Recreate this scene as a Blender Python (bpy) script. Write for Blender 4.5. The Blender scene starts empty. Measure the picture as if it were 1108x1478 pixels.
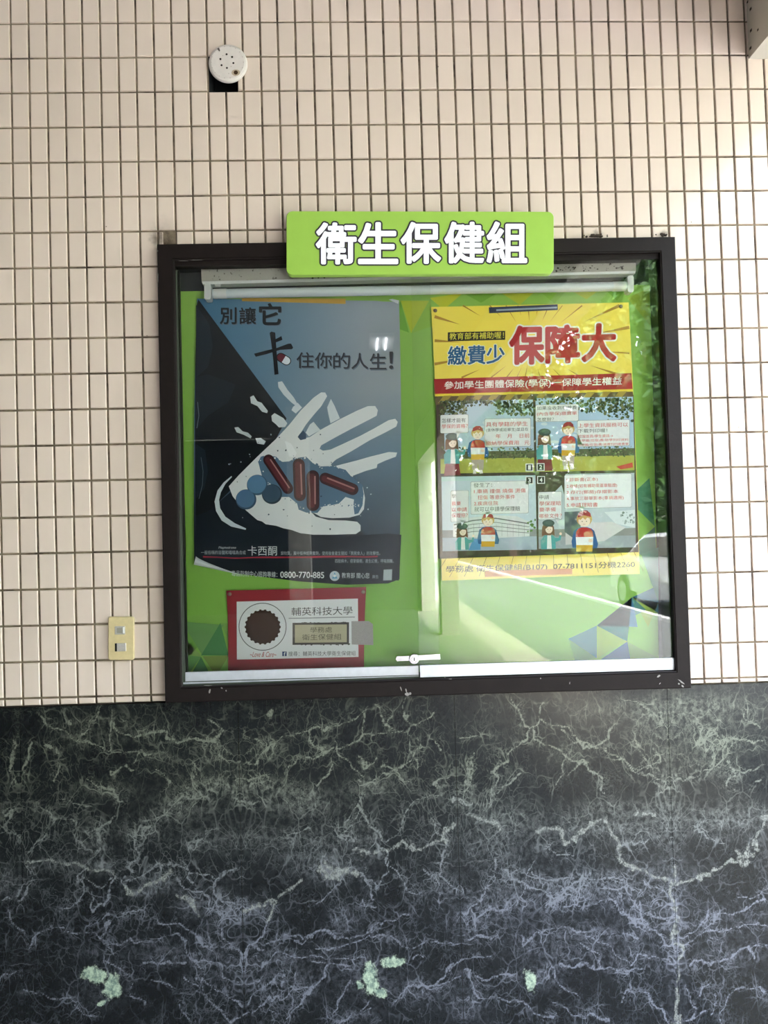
import bpy, math, random
import numpy as np
from mathutils import Vector, Matrix
random.seed(7)
C = bpy.context.scene.collection
SC = bpy.context.scene

# ------------------------------------------------------------------ camera
F = 1110.0
PITCH, ROLL, YAW = 0.02758, -0.02756, -0.03373
CAM = np.array([0.93964, -2.15447, 1.50])
Z0 = 1.50 + 1.45962                      # height of the first horizontal joint
def rot(ax, az):
    c, s = math.cos, math.sin
    X = np.array([[1,0,0],[0,c(ax),-s(ax)],[0,s(ax),c(ax)]])
    Z = np.array([[c(az),-s(az),0],[s(az),c(az),0],[0,0,1]])
    return Z @ X
RM = rot(math.pi/2+PITCH, YAW) @ rot(0, ROLL)
cd = bpy.data.cameras.new('camera')
cd.sensor_fit = 'HORIZONTAL'; cd.sensor_width = 36; cd.lens = 36*F/1108
cd.clip_start = .05; cd.clip_end = 500
cam = bpy.data.objects.new('camera', cd); C.objects.link(cam)
M4 = np.eye(4); M4[:3,:3] = RM; M4[:3,3] = CAM
cam.matrix_world = Matrix(M4.tolist())
SC.camera = cam

# ------------------------------------------------------------------ world, sun, exposure
w = bpy.data.worlds.new('world'); SC.world = w; w.use_nodes = True
nt = w.node_tree
sky = nt.nodes.new('ShaderNodeTexSky'); sky.sky_type = 'NISHITA'; sky.sun_disc = False
sky.sun_elevation = math.radians(58); sky.sun_rotation = math.radians(0)
sky.air_density = 1.4; sky.dust_density = 3.0; sky.ozone_density = 1.0
hs = nt.nodes.new('ShaderNodeHueSaturation'); hs.inputs['Saturation'].default_value = .5
nt.links.new(sky.outputs[0], hs.inputs['Color'])
nt.links.new(hs.outputs[0], nt.nodes['Background'].inputs[0])
nt.nodes['Background'].inputs[1].default_value = 1.05
sl = bpy.data.lights.new('sun', 'SUN'); sl.energy = 6.0; sl.angle = math.radians(.6); sl.color = (1, .975, .94)
so = bpy.data.objects.new('sun', sl); C.objects.link(so)
so.rotation_euler = Vector((0.05, -math.cos(math.radians(58)), -math.sin(math.radians(58)))).to_track_quat('-Z', 'Y').to_euler()
so.location = (0, 3, 12)
SC.view_settings.view_transform = 'Standard'; SC.view_settings.look = 'None'
SC.view_settings.gamma = 1; SC.view_settings.use_curve_mapping = False
SC.view_settings.exposure = 2.46

# ------------------------------------------------------------------ helpers
def lin(c):
    c = c/255.0
    return c/12.92 if c <= .04045 else ((c+.055)/1.055)**2.4
def rgb(*c): return (lin(c[0]), lin(c[1]), lin(c[2]), 1)
def U(px, py, Y):                          # where the sight line of a picture point meets the plane y = Y
    d = RM @ np.array([(px-554)/F, -(py-739)/F, -1.0])
    t = (Y-CAM[1])/d[1]
    return (CAM + t*d)
ORI = {}
def obj(name, v, f, mat=None, parent=None, mats=None, mi=None, smooth=False, col=None, loc=(0,0,0)):
    me = bpy.data.meshes.new(name)
    o0 = np.array(ORI[parent.name] if parent is not None else loc, float)
    vv = np.asarray(v, float).reshape(-1,3) - o0
    me.from_pydata(vv.tolist(), [], [list(map(int, q)) for q in f])
    if mats:
        for m in mats: me.materials.append(m)
        if mi is not None: me.polygons.foreach_set('material_index', mi)
    elif mat: me.materials.append(mat)
    if col is not None:
        a = me.color_attributes.new('col', 'FLOAT_COLOR', 'POINT')
        a.data.foreach_set('color', np.asarray(col, np.float32).ravel())
    if smooth: me.polygons.foreach_set('use_smooth', [True]*len(me.polygons))
    me.update()
    o = bpy.data.objects.new(name, me); C.objects.link(o)
    if parent is not None: o.parent = parent
    else: o.location = loc
    ORI[o.name] = o0
    return o
def empty(name, loc, label=None, cat=None, group=None, kind=None):
    o = bpy.data.objects.new(name, None); C.objects.link(o); o.location = [float(q) for q in loc]
    o.empty_display_size = .05
    ORI[o.name] = np.array(loc, float); tag(o, label, cat, group, kind); return o
def tag(o, label=None, cat=None, group=None, kind=None):
    if label: o['label'] = label
    if cat: o['category'] = cat
    if group: o['group'] = group
    if kind: o['kind'] = kind
    return o
def box(x0, x1, y0, y1, z0, z1):
    v = [(x0,y0,z0),(x1,y0,z0),(x1,y1,z0),(x0,y1,z0),(x0,y0,z1),(x1,y0,z1),(x1,y1,z1),(x0,y1,z1)]
    f = [(0,3,2,1),(4,5,6,7),(0,1,5,4),(1,2,6,5),(2,3,7,6),(3,0,4,7)]
    return v, f
def merge(parts):
    V, Fc = [], []
    for v, f in parts:
        n = len(V); V += [tuple(map(float, q)) for q in v]; Fc += [tuple(i+n for i in q) for q in f]
    return V, Fc
def prism(front, back):                    # front ring (seen from -y, clockwise in the picture) and back ring
    n = len(front); v = list(front)+list(back)
    f = [tuple(range(n))[::-1], tuple(range(n, 2*n))]
    for i in range(n):
        j = (i+1) % n; f.append((i, j, j+n, i+n))
    return v, f
def pprism(pts, Yf, Yb):                   # prism whose front outline is given as picture points on plane Yf
    fr = [U(x, y, Yf) for x, y in pts]
    bk = [(p[0], Yb, p[2]) for p in fr]
    return prism(fr, bk)
def rrect(x0, y0, x1, y1, r, n=6):
    P = []
    for cx, cy, a0 in ((x1-r,y0+r,-90),(x1-r,y1-r,0),(x0+r,y1-r,90),(x0+r,y0+r,180)):
        for k in range(n+1):
            a = math.radians(a0+90*k/n); P.append((cx+r*math.cos(a), cy+r*math.sin(a)))
    return P
def bevelled(pts, Yf, Yb, b, scale=1.0):   # plate with an edge bevel of b metres
    fr = np.array([U(x, y, Yf) for x, y in pts]); c = fr.mean(0)
    n = len(fr); rings = []
    for k in range(4):
        a = math.radians(90*k/3)
        off = b*(1-math.sin(a)); dy = b*(1-math.cos(a))
        q = fr.copy(); d = q-c; L = np.linalg.norm(d, axis=1, keepdims=True)
        q = c + d*(1-off/L); q[:,1] = Yf+dy; rings.append(q)
    bk = fr.copy(); bk[:,1] = Yb; rings.append(bk)
    v = np.vstack(rings); f = [tuple(range(n))[::-1]]
    for r in range(len(rings)-1):
        for i in range(n):
            j = (i+1) % n; f.append((r*n+i, r*n+j, (r+1)*n+j, (r+1)*n+i))
    f.append(tuple(range((len(rings)-1)*n, len(rings)*n)))
    return v, f
def tube(p0, p1, r, n=20, caps=True):
    p0 = Vector(p0); p1 = Vector(p1); d = (p1-p0).normalized()
    a = d.orthogonal().normalized(); b = d.cross(a)
    v = []
    for p in (p0, p1):
        for k in range(n):
            t = 2*math.pi*k/n; v.append(p + a*(r*math.cos(t)) + b*(r*math.sin(t)))
    f = [(k, (k+1)%n, n+(k+1)%n, n+k) for k in range(n)]
    if caps: f += [tuple(range(n))[::-1], tuple(range(n, 2*n))]
    return [tuple(q) for q in v], f
def lathe(c, prof, n=40):                  # axis towards -y: prof of (radius, y)
    v, f = [], []
    for r, y in prof:
        for k in range(n):
            t = 2*math.pi*k/n; v.append((c[0]+r*math.cos(t), y, c[2]+r*math.sin(t)))
    for i in range(len(prof)-1):
        for k in range(n):
            j = (k+1)%n; f.append((i*n+k, i*n+j, (i+1)*n+j, (i+1)*n+k))
    f.append(tuple(range(n))); f.append(tuple(range((len(prof)-1)*n, len(prof)*n))[::-1])
    return v, f

# ------------------------------------------------------------------ materials
def mat(name, c=(200,200,200), rough=.5, metal=0, spec=.5, noise=0, nscale=20, bump=0, bscale=60, coat=0):
    m = bpy.data.materials.new(name); m.use_nodes = True; t = m.node_tree
    b = t.nodes['Principled BSDF']
    b.inputs['Base Color'].default_value = rgb(*c); b.inputs['Roughness'].default_value = rough
    b.inputs['Metallic'].default_value = metal; b.inputs['Specular IOR Level'].default_value = spec
    b.inputs['Coat Weight'].default_value = coat
    ge = t.nodes.new('ShaderNodeNewGeometry')
    if noise:
        n = t.nodes.new('ShaderNodeTexNoise'); n.inputs['Scale'].default_value = nscale; n.inputs['Detail'].default_value = 5
        t.links.new(ge.outputs['Position'], n.inputs['Vector'])
        r = t.nodes.new('ShaderNodeMapRange'); r.inputs[1].default_value = .3; r.inputs[2].default_value = .7
        r.inputs[3].default_value = 1-noise; r.inputs[4].default_value = 1+noise
        t.links.new(n.outputs[0], r.inputs[0])
        x = t.nodes.new('ShaderNodeVectorMath'); x.operation = 'SCALE'; x.inputs[0].default_value = rgb(*c)[:3]
        t.links.new(r.outputs[0], x.inputs['Scale']); t.links.new(x.outputs[0], b.inputs['Base Color'])
    if bump:
        n = t.nodes.new('ShaderNodeTexNoise'); n.inputs['Scale'].default_value = bscale; n.inputs['Detail'].default_value = 3
        t.links.new(ge.outputs['Position'], n.inputs['Vector'])
        bp = t.nodes.new('ShaderNodeBump'); bp.inputs['Strength'].default_value = bump; bp.inputs['Distance'].default_value = .002
        t.links.new(n.outputs[0], bp.inputs['Height']); t.links.new(bp.outputs[0], b.inputs['Normal'])
    return m
def vcol(name, rough=.5, spec=.4, mul=1.0, bump=0):
    m = mat(name, (255,255,255), rough, spec=spec, bump=bump, bscale=9)
    t = m.node_tree; a = t.nodes.new('ShaderNodeAttribute'); a.attribute_name = 'col'
    k = t.nodes.new('ShaderNodeVectorMath'); k.operation = 'SCALE'; k.inputs['Scale'].default_value = mul
    t.links.new(a.outputs['Color'], k.inputs[0]); t.links.new(k.outputs[0], t.nodes['Principled BSDF'].inputs['Base Color'])
    return m
M = dict(
    frame=mat('brown_painted_aluminium', (25,17,16), .6, spec=.2, noise=.15, nscale=30, bump=.15, bscale=120),
    chip=mat('bare_chipped_metal', (150,145,140), .6, noise=.3, nscale=200),
    liner=mat('case_liner', (58,64,54), .5, noise=.15),
    back=mat('dark_back_board', (38,42,42), .7, noise=.4, nscale=12),
    alu=mat('brushed_aluminium', (205,207,215), .42, metal=.55, noise=.06, nscale=60),
    chrome=mat('chrome', (215,215,218), .18, metal=1),
    black=mat('black', (8,8,9), .6),
    lampbody=None,
    plastic=mat('white_plastic', (232,232,230), .4),
    tube=mat('tube_glass_off', (225,232,236), .25, spec=.6),
    signgreen=mat('sign_green', (157,196,82), .45, spec=.4, noise=.03),
    white=mat('white_print', (246,246,250), .5),
    charcoal=mat('charcoal_print', (62,56,66), .5),
    paper=mat('paper_white', (225,228,232), .6),
    switch=mat('ivory_plate', (212,193,147), .4, noise=.05, nscale=90),
    switchgrey=mat('grey_button', (178,172,166), .45, noise=.1, nscale=400),
    pin=mat('pin_metal', (150,130,115), .3, metal=.8),
    beam=mat('white_painted_concrete', (205,198,186), .75, noise=.05, nscale=6, bump=.3, bscale=40),
    dirt=mat('grime', (60,48,40), .9, noise=.4, nscale=150),
    ceiling=mat('ceiling_paint', (108,107,106), .8, noise=.05, nscale=3),
    floor=mat('corridor_floor', (124,119,114), .6, noise=.08, nscale=4),
    road=mat('pale_concrete_road', (112,113,111), .9, noise=.12, nscale=2),
    walk=mat('walkway_paving', (165,158,144), .9, noise=.08, nscale=3),
    kerb=mat('kerb_white', (225,224,218), .8),
    grass=mat('grass', (70,98,42), .9, noise=.4, nscale=6),
    soffit=mat('plain_plaster', (196,190,178), .8, noise=.06, nscale=2),
    trunk=mat('bark', (84,68,52), .9, noise=.3, nscale=20),
    leaf=mat('leaf', (58,92,40), .6, noise=.45, nscale=3),
    carbody=mat('silver_car_paint', (205,206,208), .25, metal=.5, coat=.6),
    carglass=mat('dark_car_glass', (18,20,22), .08),
    rubber=mat('tyre_rubber', (24,24,25), .8),
    rim=mat('wheel_rim', (160,162,165), .3, metal=.9),
)
# lamp housing: white enamel with mould specks and a rust patch
m = mat('stained_white_enamel', (198,192,180), .55); t = m.node_tree; M['lampbody'] = m
ge = t.nodes.new('ShaderNodeNewGeometry')
n1 = t.nodes.new('ShaderNodeTexNoise'); n1.inputs['Scale'].default_value = 110; n1.inputs['Detail'].default_value = 4
n2 = t.nodes.new('ShaderNodeTexNoise'); n2.inputs['Scale'].default_value = 9; n2.inputs['Detail'].default_value = 6
for n in (n1, n2): t.links.new(ge.outputs['Position'], n.inputs['Vector'])
r1 = t.nodes.new('ShaderNodeValToRGB'); r1.color_ramp.elements[0].position = .64; r1.color_ramp.elements[1].position = .72
r1.color_ramp.elements[0].color = (0,0,0,1); r1.color_ramp.elements[1].color = (1,1,1,1)
t.links.new(n1.outputs[0], r1.inputs[0])
mx = t.nodes.new('ShaderNodeMix'); mx.data_type = 'RGBA'; mx.inputs[6].default_value = rgb(196,191,180); mx.inputs[7].default_value = rgb(70,55,44)
t.links.new(r1.outputs[0], mx.inputs[0])
r2 = t.nodes.new('ShaderNodeValToRGB'); r2.color_ramp.elements[0].position = .66; r2.color_ramp.elements[1].position = .8
r2.color_ramp.elements[0].color = (0,0,0,1)
t.links.new(n2.outputs[0], r2.inputs[0])
mx2 = t.nodes.new('ShaderNodeMix'); mx2.data_type = 'RGBA'; mx2.inputs[7].default_value = rgb(140,84,40)
t.links.new(r2.outputs[0], mx2.inputs[0]); t.links.new(mx.outputs[2], mx2.inputs[6])
t.links.new(mx2.outputs[2], t.nodes['Principled BSDF'].inputs['Base Color'])
# clear glass
m = bpy.data.materials.new('clear_glass'); m.use_nodes = True; t = m.node_tree; M['glass'] = m
t.nodes.remove(t.nodes['Principled BSDF'])
tr = t.nodes.new('ShaderNodeBsdfTransparent'); tr.inputs[0].default_value = (.985,.995,.99,1)
gl = t.nodes.new('ShaderNodeBsdfGlossy'); gl.inputs['Roughness'].default_value = .0
fr = t.nodes.new('ShaderNodeFresnel'); fr.inputs['IOR'].default_value = 1.5
ms = t.nodes.new('ShaderNodeMixShader')
t.links.new(fr.outputs[0], ms.inputs[0]); t.links.new(tr.outputs[0], ms.inputs[1]); t.links.new(gl.outputs[0], ms.inputs[2])
t.links.new(ms.outputs[0], t.nodes['Material Output'].inputs[0])
M['print'] = vcol('poster_print', .5, .2, 1.12)
M['gloss'] = vcol('laminated_print', .35, .25, 1.12)
# glazed cream tile with per-tile tone, soot stains at frame, dark patch by beam
m = mat('glazed_cream_tile', (222,210,196), .22, spec=.5, bump=.25, bscale=14); t = m.node_tree; M['tile'] = m
bs = t.nodes['Principled BSDF']
at = t.nodes.new('ShaderNodeAttribute'); at.attribute_name = 'tone'
ge = t.nodes.new('ShaderNodeNewGeometry')
n1 = t.nodes.new('ShaderNodeTexNoise'); n1.inputs['Scale'].default_value = 5; n1.inputs['Detail'].default_value = 4
t.links.new(ge.outputs['Position'], n1.inputs['Vector'])
ad = t.nodes.new('ShaderNodeMath'); ad.operation = 'MULTIPLY_ADD'; ad.inputs[1].default_value = .06
t.links.new(n1.outputs[0], ad.inputs[0]); t.links.new(at.outputs['Fac'], ad.inputs[2])
sc = t.nodes.new('ShaderNodeVectorMath'); sc.operation = 'SCALE'; sc.inputs[0].default_value = rgb(226,207,194)[:3]
t.links.new(ad.outputs[0], sc.inputs['Scale'])
last = sc.outputs[0]
n3 = t.nodes.new('ShaderNodeTexNoise'); n3.inputs['Scale'].default_value = 70; n3.inputs['Detail'].default_value = 5
t.links.new(ge.outputs['Position'], n3.inputs['Vector'])
for (px, py, r, amt) in ((229,344,.034,.8),(862,340,.020,.8),(958,338,.018,.6),(238,335,.06,.25),(1050,45,.09,.18)):
    p = U(px, py, 0)
    d = t.nodes.new('ShaderNodeVectorMath'); d.operation = 'DISTANCE'; d.inputs[1].default_value = p
    t.links.new(ge.outputs['Position'], d.inputs[0])
    a = t.nodes.new('ShaderNodeMath'); a.operation = 'MULTIPLY_ADD'; a.inputs[1].default_value = .03
    t.links.new(n3.outputs[0], a.inputs[0]); t.links.new(d.outputs['Value'], a.inputs[2])
    mr = t.nodes.new('ShaderNodeMapRange'); mr.interpolation_type = 'SMOOTHSTEP'
    mr.inputs[1].default_value = .012; mr.inputs[2].default_value = r+.018; mr.inputs[3].default_value = amt; mr.inputs[4].default_value = 0
    t.links.new(a.outputs[0], mr.inputs[0])
    mm = t.nodes.new('ShaderNodeMix'); mm.data_type = 'RGBA'; mm.inputs[7].default_value = rgb(74,60,50)
    t.links.new(mr.outputs[0], mm.inputs[0]); t.links.new(last, mm.inputs[6]); last = mm.outputs[2]
# pin-prick specks
vo = t.nodes.new('ShaderNodeTexVoronoi'); vo.inputs['Scale'].default_value = 11
t.links.new(ge.outputs['Position'], vo.inputs['Vector'])
lt = t.nodes.new('ShaderNodeMath'); lt.operation = 'LESS_THAN'; lt.inputs[1].default_value = .018
t.links.new(vo.outputs['Distance'], lt.inputs[0])
mm = t.nodes.new('ShaderNodeMix'); mm.data_type = 'RGBA'; mm.inputs[7].default_value = rgb(120,104,88)
t.links.new(lt.outputs[0], mm.inputs[0]); t.links.new(last, mm.inputs[6])
t.links.new(mm.outputs[2], bs.inputs['Base Color'])
# dirty grout
m = mat('dirty_grout', (120,106,90), .9); t = m.node_tree; M['grout'] = m
ge = t.nodes.new('ShaderNodeNewGeometry')
n1 = t.nodes.new('ShaderNodeTexNoise'); n1.inputs['Scale'].default_value = 9; n1.inputs['Detail'].default_value = 8; n1.inputs['Roughness'].default_value = .7
t.links.new(ge.outputs['Position'], n1.inputs['Vector'])
r1 = t.nodes.new('ShaderNodeValToRGB')
e = r1.color_ramp.elements; e[0].position = .36; e[0].color = rgb(62,50,42); e[1].position = .5; e[1].color = rgb(128,113,96)
q = e.new(.66); q.color = rgb(158,142,122)
t.links.new(n1.outputs[0], r1.inputs[0]); t.links.new(r1.outputs[0], t.nodes['Principled BSDF'].inputs['Base Color'])
# dark green marble
m = mat('green_black_marble', (30,38,44), .13, spec=.3); t = m.node_tree; M['marble'] = m
b = t.nodes['Principled BSDF']; N = t.nodes; L = t.links
def attr(n):
    a = N.new('ShaderNodeAttribute'); a.attribute_name = n; return a
def math_(op, a, bb=None, c=None, clamp=False):
    x = N.new('ShaderNodeMath'); x.operation = op; x.use_clamp = clamp
    for i, q in enumerate((a, bb, c)):
        if q is None: continue
        if isinstance(q, (int, float)): x.inputs[i].default_value = q
        else: L.new(q, x.inputs[i])
    return x.outputs[0]
def mapr(x, a, bb, c=0, d=1):
    r = N.new('ShaderNodeMapRange'); r.interpolation_type = 'SMOOTHSTEP'
    for i, q in zip(range(1,5), (a, bb, c, d)):
        if isinstance(q, (int, float)): r.inputs[i].default_value = q
        else: L.new(q, r.inputs[i])
    L.new(x, r.inputs[0]); return r.outputs[0]
mc = attr('slab').outputs['Vector']       # mirrored (book-matched) slab coordinates in metres
def noise_(scale, detail=5, rough=.6, vec=mc, dist=0):
    n = N.new('ShaderNodeTexNoise'); n.inputs['Scale'].default_value = scale; n.inputs['Detail'].default_value = detail
    n.inputs['Roughness'].default_value = rough; n.inputs['Distortion'].default_value = dist
    L.new(vec, n.inputs['Vector']); return n
def warp(scale, amp, det=5):
    n = noise_(scale, det); s_ = N.new('ShaderNodeVectorMath'); s_.operation = 'SUBTRACT'; s_.inputs[1].default_value = (.5,.5,.5)
    L.new(n.outputs['Color'], s_.inputs[0])
    k = N.new('ShaderNodeVectorMath'); k.operation = 'SCALE'; k.inputs['Scale'].default_value = amp; L.new(s_.outputs[0], k.inputs[0])
    a = N.new('ShaderNodeVectorMath'); a.operation = 'ADD'; L.new(mc, a.inputs[0]); L.new(k.outputs[0], a.inputs[1]); return a.outputs[0]
def crack(scale, vec, w0, w1):
    v = N.new('ShaderNodeTexVoronoi'); v.feature = 'DISTANCE_TO_EDGE'; v.inputs['Scale'].default_value = scale
    L.new(vec, v.inputs['Vector']); return mapr(v.outputs['Distance'], w0, w1, 1, 0)
cloud = attr('cloud').outputs['Fac']; dth = attr('thin').outputs['Fac']; dtk = attr('thick').outputs['Fac']; blob = attr('blob').outputs['Fac']
wv = warp(11, .075, 3); wv2 = warp(32, .035, 3)
c1 = crack(12, wv, 0.0, .030); c2 = crack(30, wv2, 0.0, .055); c3 = crack(75, wv2, 0.0, .11)
def ridge(scale, w_, det=3):
    n = noise_(scale, det, .5, dist=.8).outputs[0]; return mapr(math_('ABSOLUTE', math_('SUBTRACT', n, .5)), 0, w_, 1, 0)
r1_ = ridge(9, .012); r2_ = ridge(22, .02)
nb = noise_(6, 4).outputs[0]; nm = noise_(16, 5).outputs[0]; nf = noise_(160, 3).outputs[0]; ng = noise_(60, 6, .75).outputs[0]
m1 = math_('MULTIPLY', c1, mapr(nm, .38, .62)); m2 = math_('MULTIPLY', c2, mapr(nb, .42, .62)); m3 = math_('MULTIPLY', c3, mapr(nm, .45, .7))
web = math_('MULTIPLY_ADD', m1, .7, math_('MULTIPLY', m2, .5))
web = math_('MULTIPLY_ADD', m3, .28, web)
web = math_('MAXIMUM', web, math_('MULTIPLY', r1_, mapr(nb, .35, .6, .1, .65)))
web = math_('MAXIMUM', web, math_('MULTIPLY', r2_, mapr(nm, .42, .6, .05, .5)))
dens = math_('MULTIPLY_ADD', cloud, .6, .42)
web = math_('MULTIPLY', web, dens)
# traced veins
wob = math_('MULTIPLY_ADD', math_('SUBTRACT', ng, .5), 5.0, dth)
nh = noise_(190, 2).outputs[0]
wob = math_('MULTIPLY_ADD', math_('SUBTRACT', nh, .5), 4.0, wob)
thin = math_('MULTIPLY', mapr(math_('ABSOLUTE', wob), .2, 1.9, 1.25, 0), mapr(nm, .25, .6, .55, 1.1))
thin = math_('MULTIPLY', thin, mapr(nf, .35, .55, .55, 1))
near = math_('MULTIPLY', web, mapr(dth, 0, 18, 1.3, 0))
web = math_('ADD', web, near)
halo = math_('MULTIPLY', mapr(dth, 1, 14, 1, 0), mapr(ng, .5, .72, 0, .35))
tkd = math_('MULTIPLY_ADD', math_('SUBTRACT', ng, .5), 22.0, dtk)
thick = math_('MULTIPLY', mapr(math_('ABSOLUTE', tkd), .2, 3.6, 1, 0), mapr(nf, .40, .6, .35, .85))
cl = math_('MULTIPLY', cloud, mapr(ng, .40, .64, .03, .7))
tot = math_('MAXIMUM', web, thin); tot = math_('ADD', tot, halo); tot = math_('ADD', tot, cl, clamp=True)
speck = math_('MULTIPLY', mapr(nf, .6, .72), mapr(nb, .4, .65, .06, .3))
tot = math_('ADD', tot, speck, clamp=True)
def mixc(f, a, bb):
    x = N.new('ShaderNodeMix'); x.data_type = 'RGBA'; L.new(f, x.inputs[0])
    for i, q in ((6, a), (7, bb)):
        if isinstance(q, tuple): x.inputs[i].default_value = q
        else: L.new(q, x.inputs[i])
    return x.outputs[2]
hgt = attr('height').outputs['Fac']
dark = mixc(nb, rgb(13,15,18), rgb(26,30,31)); 
veinc = mixc(hgt, rgb(116,118,128), rgb(116,119,106))
col = mixc(math_('MULTIPLY', tot, .92), dark, veinc)
col = mixc(math_('MULTIPLY', thick, .85), col, rgb(156,158,152))
bl = math_('MULTIPLY', mapr(math_('MULTIPLY_ADD', ng, 1.5, blob), 1.15, 1.5), mapr(nf, .38, .55, .8, 1))
col = mixc(bl, col, mixc(mapr(ng, .4, .6), rgb(112,130,120), rgb(176,190,166)))
L.new(col, b.inputs['Base Color'])
L.new(mapr(nf, .3, .7, .10, .2), b.inputs['Roughness'])

# ------------------------------------------------------------------ the setting: floor, ceiling, outer ground
XB0 = float(U(1079, 60, 0)[0]); XB1 = XB0+.30                    # edge beam above the open side
tag(obj('floor', *box(-3.0, 2.0, -13, .0, -.15, 0), M['floor']), kind='structure')
tag(obj('ceiling', *box(-3.0, XB1, -13, .3, 3.42, 3.62), M['ceiling']), kind='structure')
tag(obj('wall_left', *box(-3.15, -3.0, -13.2, .0, 0, 3.42), mat('dark_left_wall', (70,68,66), .8)), kind='structure')
tag(obj('wall_front_added', *box(-.2, XB1, -13.2, -13, 0, 3.42), mat('added_end_wall', (120,120,122), .8)), kind='structure')  # unseen end closure, added to cut front light and veil in the glass
tag(obj('added_end_1', *box(-3.0, -.2, -13.2, -13.02, 0, 3.42), mat('added_dark_end', (22,24,27), .5)), kind='structure')  # invented dark panel, keeps the left pane's reflection dark
tag(obj('wall_outer_added', *merge([box(2.45, 14, .25, 4, -.17, 6.6), box(-3, 2.45, .25, 4, 3.62, 6.6)]), M['soffit']), kind='structure')  # unseen building mass, added to keep sun off the near ground
tag(obj('ground', *box(-60, 70, -95, 3, -.32, -.17), M['grass']), kind='structure')
tag(obj('walkway', *box(2.0, 3.1, -40, 3, -.17, -.02), M['walk']), kind='structure')
tag(obj('road', *box(3.1, 14.5, -60, 3, -.17, -.08), M['road']), kind='structure')

# ------------------------------------------------------------------ wall joints: the hand-laid grid
PB = [0.08262, -0.03108, -0.10834, 0.16443, -7.77593, -2.04393, 0.09931, 4068.38063, -0.12139]
RB = rot(math.pi/2+PB[0], PB[2]) @ rot(0, PB[1])
def grid(i, j):                            # joint crossing (column i, row j) as a point on the wall
    q = (np.array([i*.05, 0, -j*PB[6]]) - np.array(PB[3:6])) @ RB
    x = q[0]/-q[2]; y = q[1]/-q[2]; r = x*x+y*y; k = 1+PB[8]*r
    return U(554+PB[7]*x*k, 739-PB[7]*y*k, 0)
# display case outline (picture points on the frame's front face)
YF = -0.030
FO = [(226.5,352.3),(974.2,341.4),(997.8,993.2),(238.2,1014.6)]
FI = [(250.8,375.2),(952.3,363.8),(975.6,968.6),(261.7,992.0)]
fo = [U(x, y, YF) for x, y in FO]; fi = [U(x, y, YF) for x, y in FI]
hx0 = max(fo[0][0], fo[3][0])+.012; hx1 = min(fo[1][0], fo[2][0])-.012
hz1 = min(fo[0][2], fo[1][2])-.012; hz0 = max(fo[2][2], fo[3][2])+.012
# vent hole
vh0 = U(300.2, 81, 0); vh1 = U(343.2, 131.6, 0)
mt0 = U(0, 1022.3, -.008); mt1 = U(1108, 985.8, -.008)       # top edge of the marble
def mtop(x): return mt0[2] + (mt1[2]-mt0[2])*(x-mt0[0])/(mt1[0]-mt0[0])
WX0, WX1, WZ1 = -3.0, 2.45, 3.42
xs = [WX0, vh0[0], vh1[0], hx0, hx1, WX1]; xs = sorted(xs)
zs = sorted([0, hz0, hz1, vh1[2], vh0[2], WZ1])
parts = []
for a, bb in zip(xs[:-1], xs[1:]):
    for c_, d_ in zip(zs[:-1], zs[1:]):
        cx, cz = (a+bb)/2, (c_+d_)/2
        if hx0 < cx < hx1 and hz0 < cz < hz1: continue
        if vh0[0] < cx < vh1[0] and vh1[2] < cz < vh0[2]: continue
        parts.append(box(a, bb, .0045, .25, c_, d_))
wall = obj('wall_back', *merge(parts), M['grout']); tag(wall, kind='structure')
hole = obj('vent_recess', *merge([box(vh0[0], vh1[0], .09, .10, vh1[2], vh0[2]), box(vh0[0], vh0[0]+.001, .003, .09, vh1[2], vh0[2]),
      box(vh1[0]-.001, vh1[0], .003, .09, vh1[2], vh0[2]), box(vh0[0], vh1[0], .003, .09, vh1[2], vh1[2]+.001), box(vh0[0], vh1[0], .003, .09, vh0[2]-.001, vh0[2])]), mat('dark_recess', (20,22,26), .8), wall)

def tilemesh(c4, g=.0028, chip=True):
    # c4: TL, TR, BR, BL joint points; the glazed face stands proud of the grout with a rounded edge
    c4 = np.array(c4, float); ctr = c4.mean(0)
    def inset(q, d):
        r = q.copy()
        r[0] += (d,0,-d); r[1] += (-d,0,-d); r[2] += (-d,0,d); r[3] += (d,0,d); return r
    a = inset(c4, g); bq = inset(c4, g+.0006); cq = inset(c4, g+.0018)
    tx, tz = random.gauss(0,.0035), random.gauss(0,.0035)
    v = []
    for ring, y in ((cq,-.0008),(bq,0.0002),(a,.0012),(a,.0065)):
        for p in ring: v.append((p[0], y + (p[0]-ctr[0])*tx + (p[2]-ctr[2])*tz if y < .006 else y, p[2]))
    f = [(3,2,1,0)]
    for r in range(3):
        for i in range(4):
            j = (i+1)%4; f.append((r*4+i, r*4+j, (r+1)*4+j, (r+1)*4+i))
    return v, f
def overlap_case(x0, x1, z0, z1): return x0 < hx1 and x1 > hx0 and z0 < hz1 and z1 > hz0
cells = []
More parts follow.
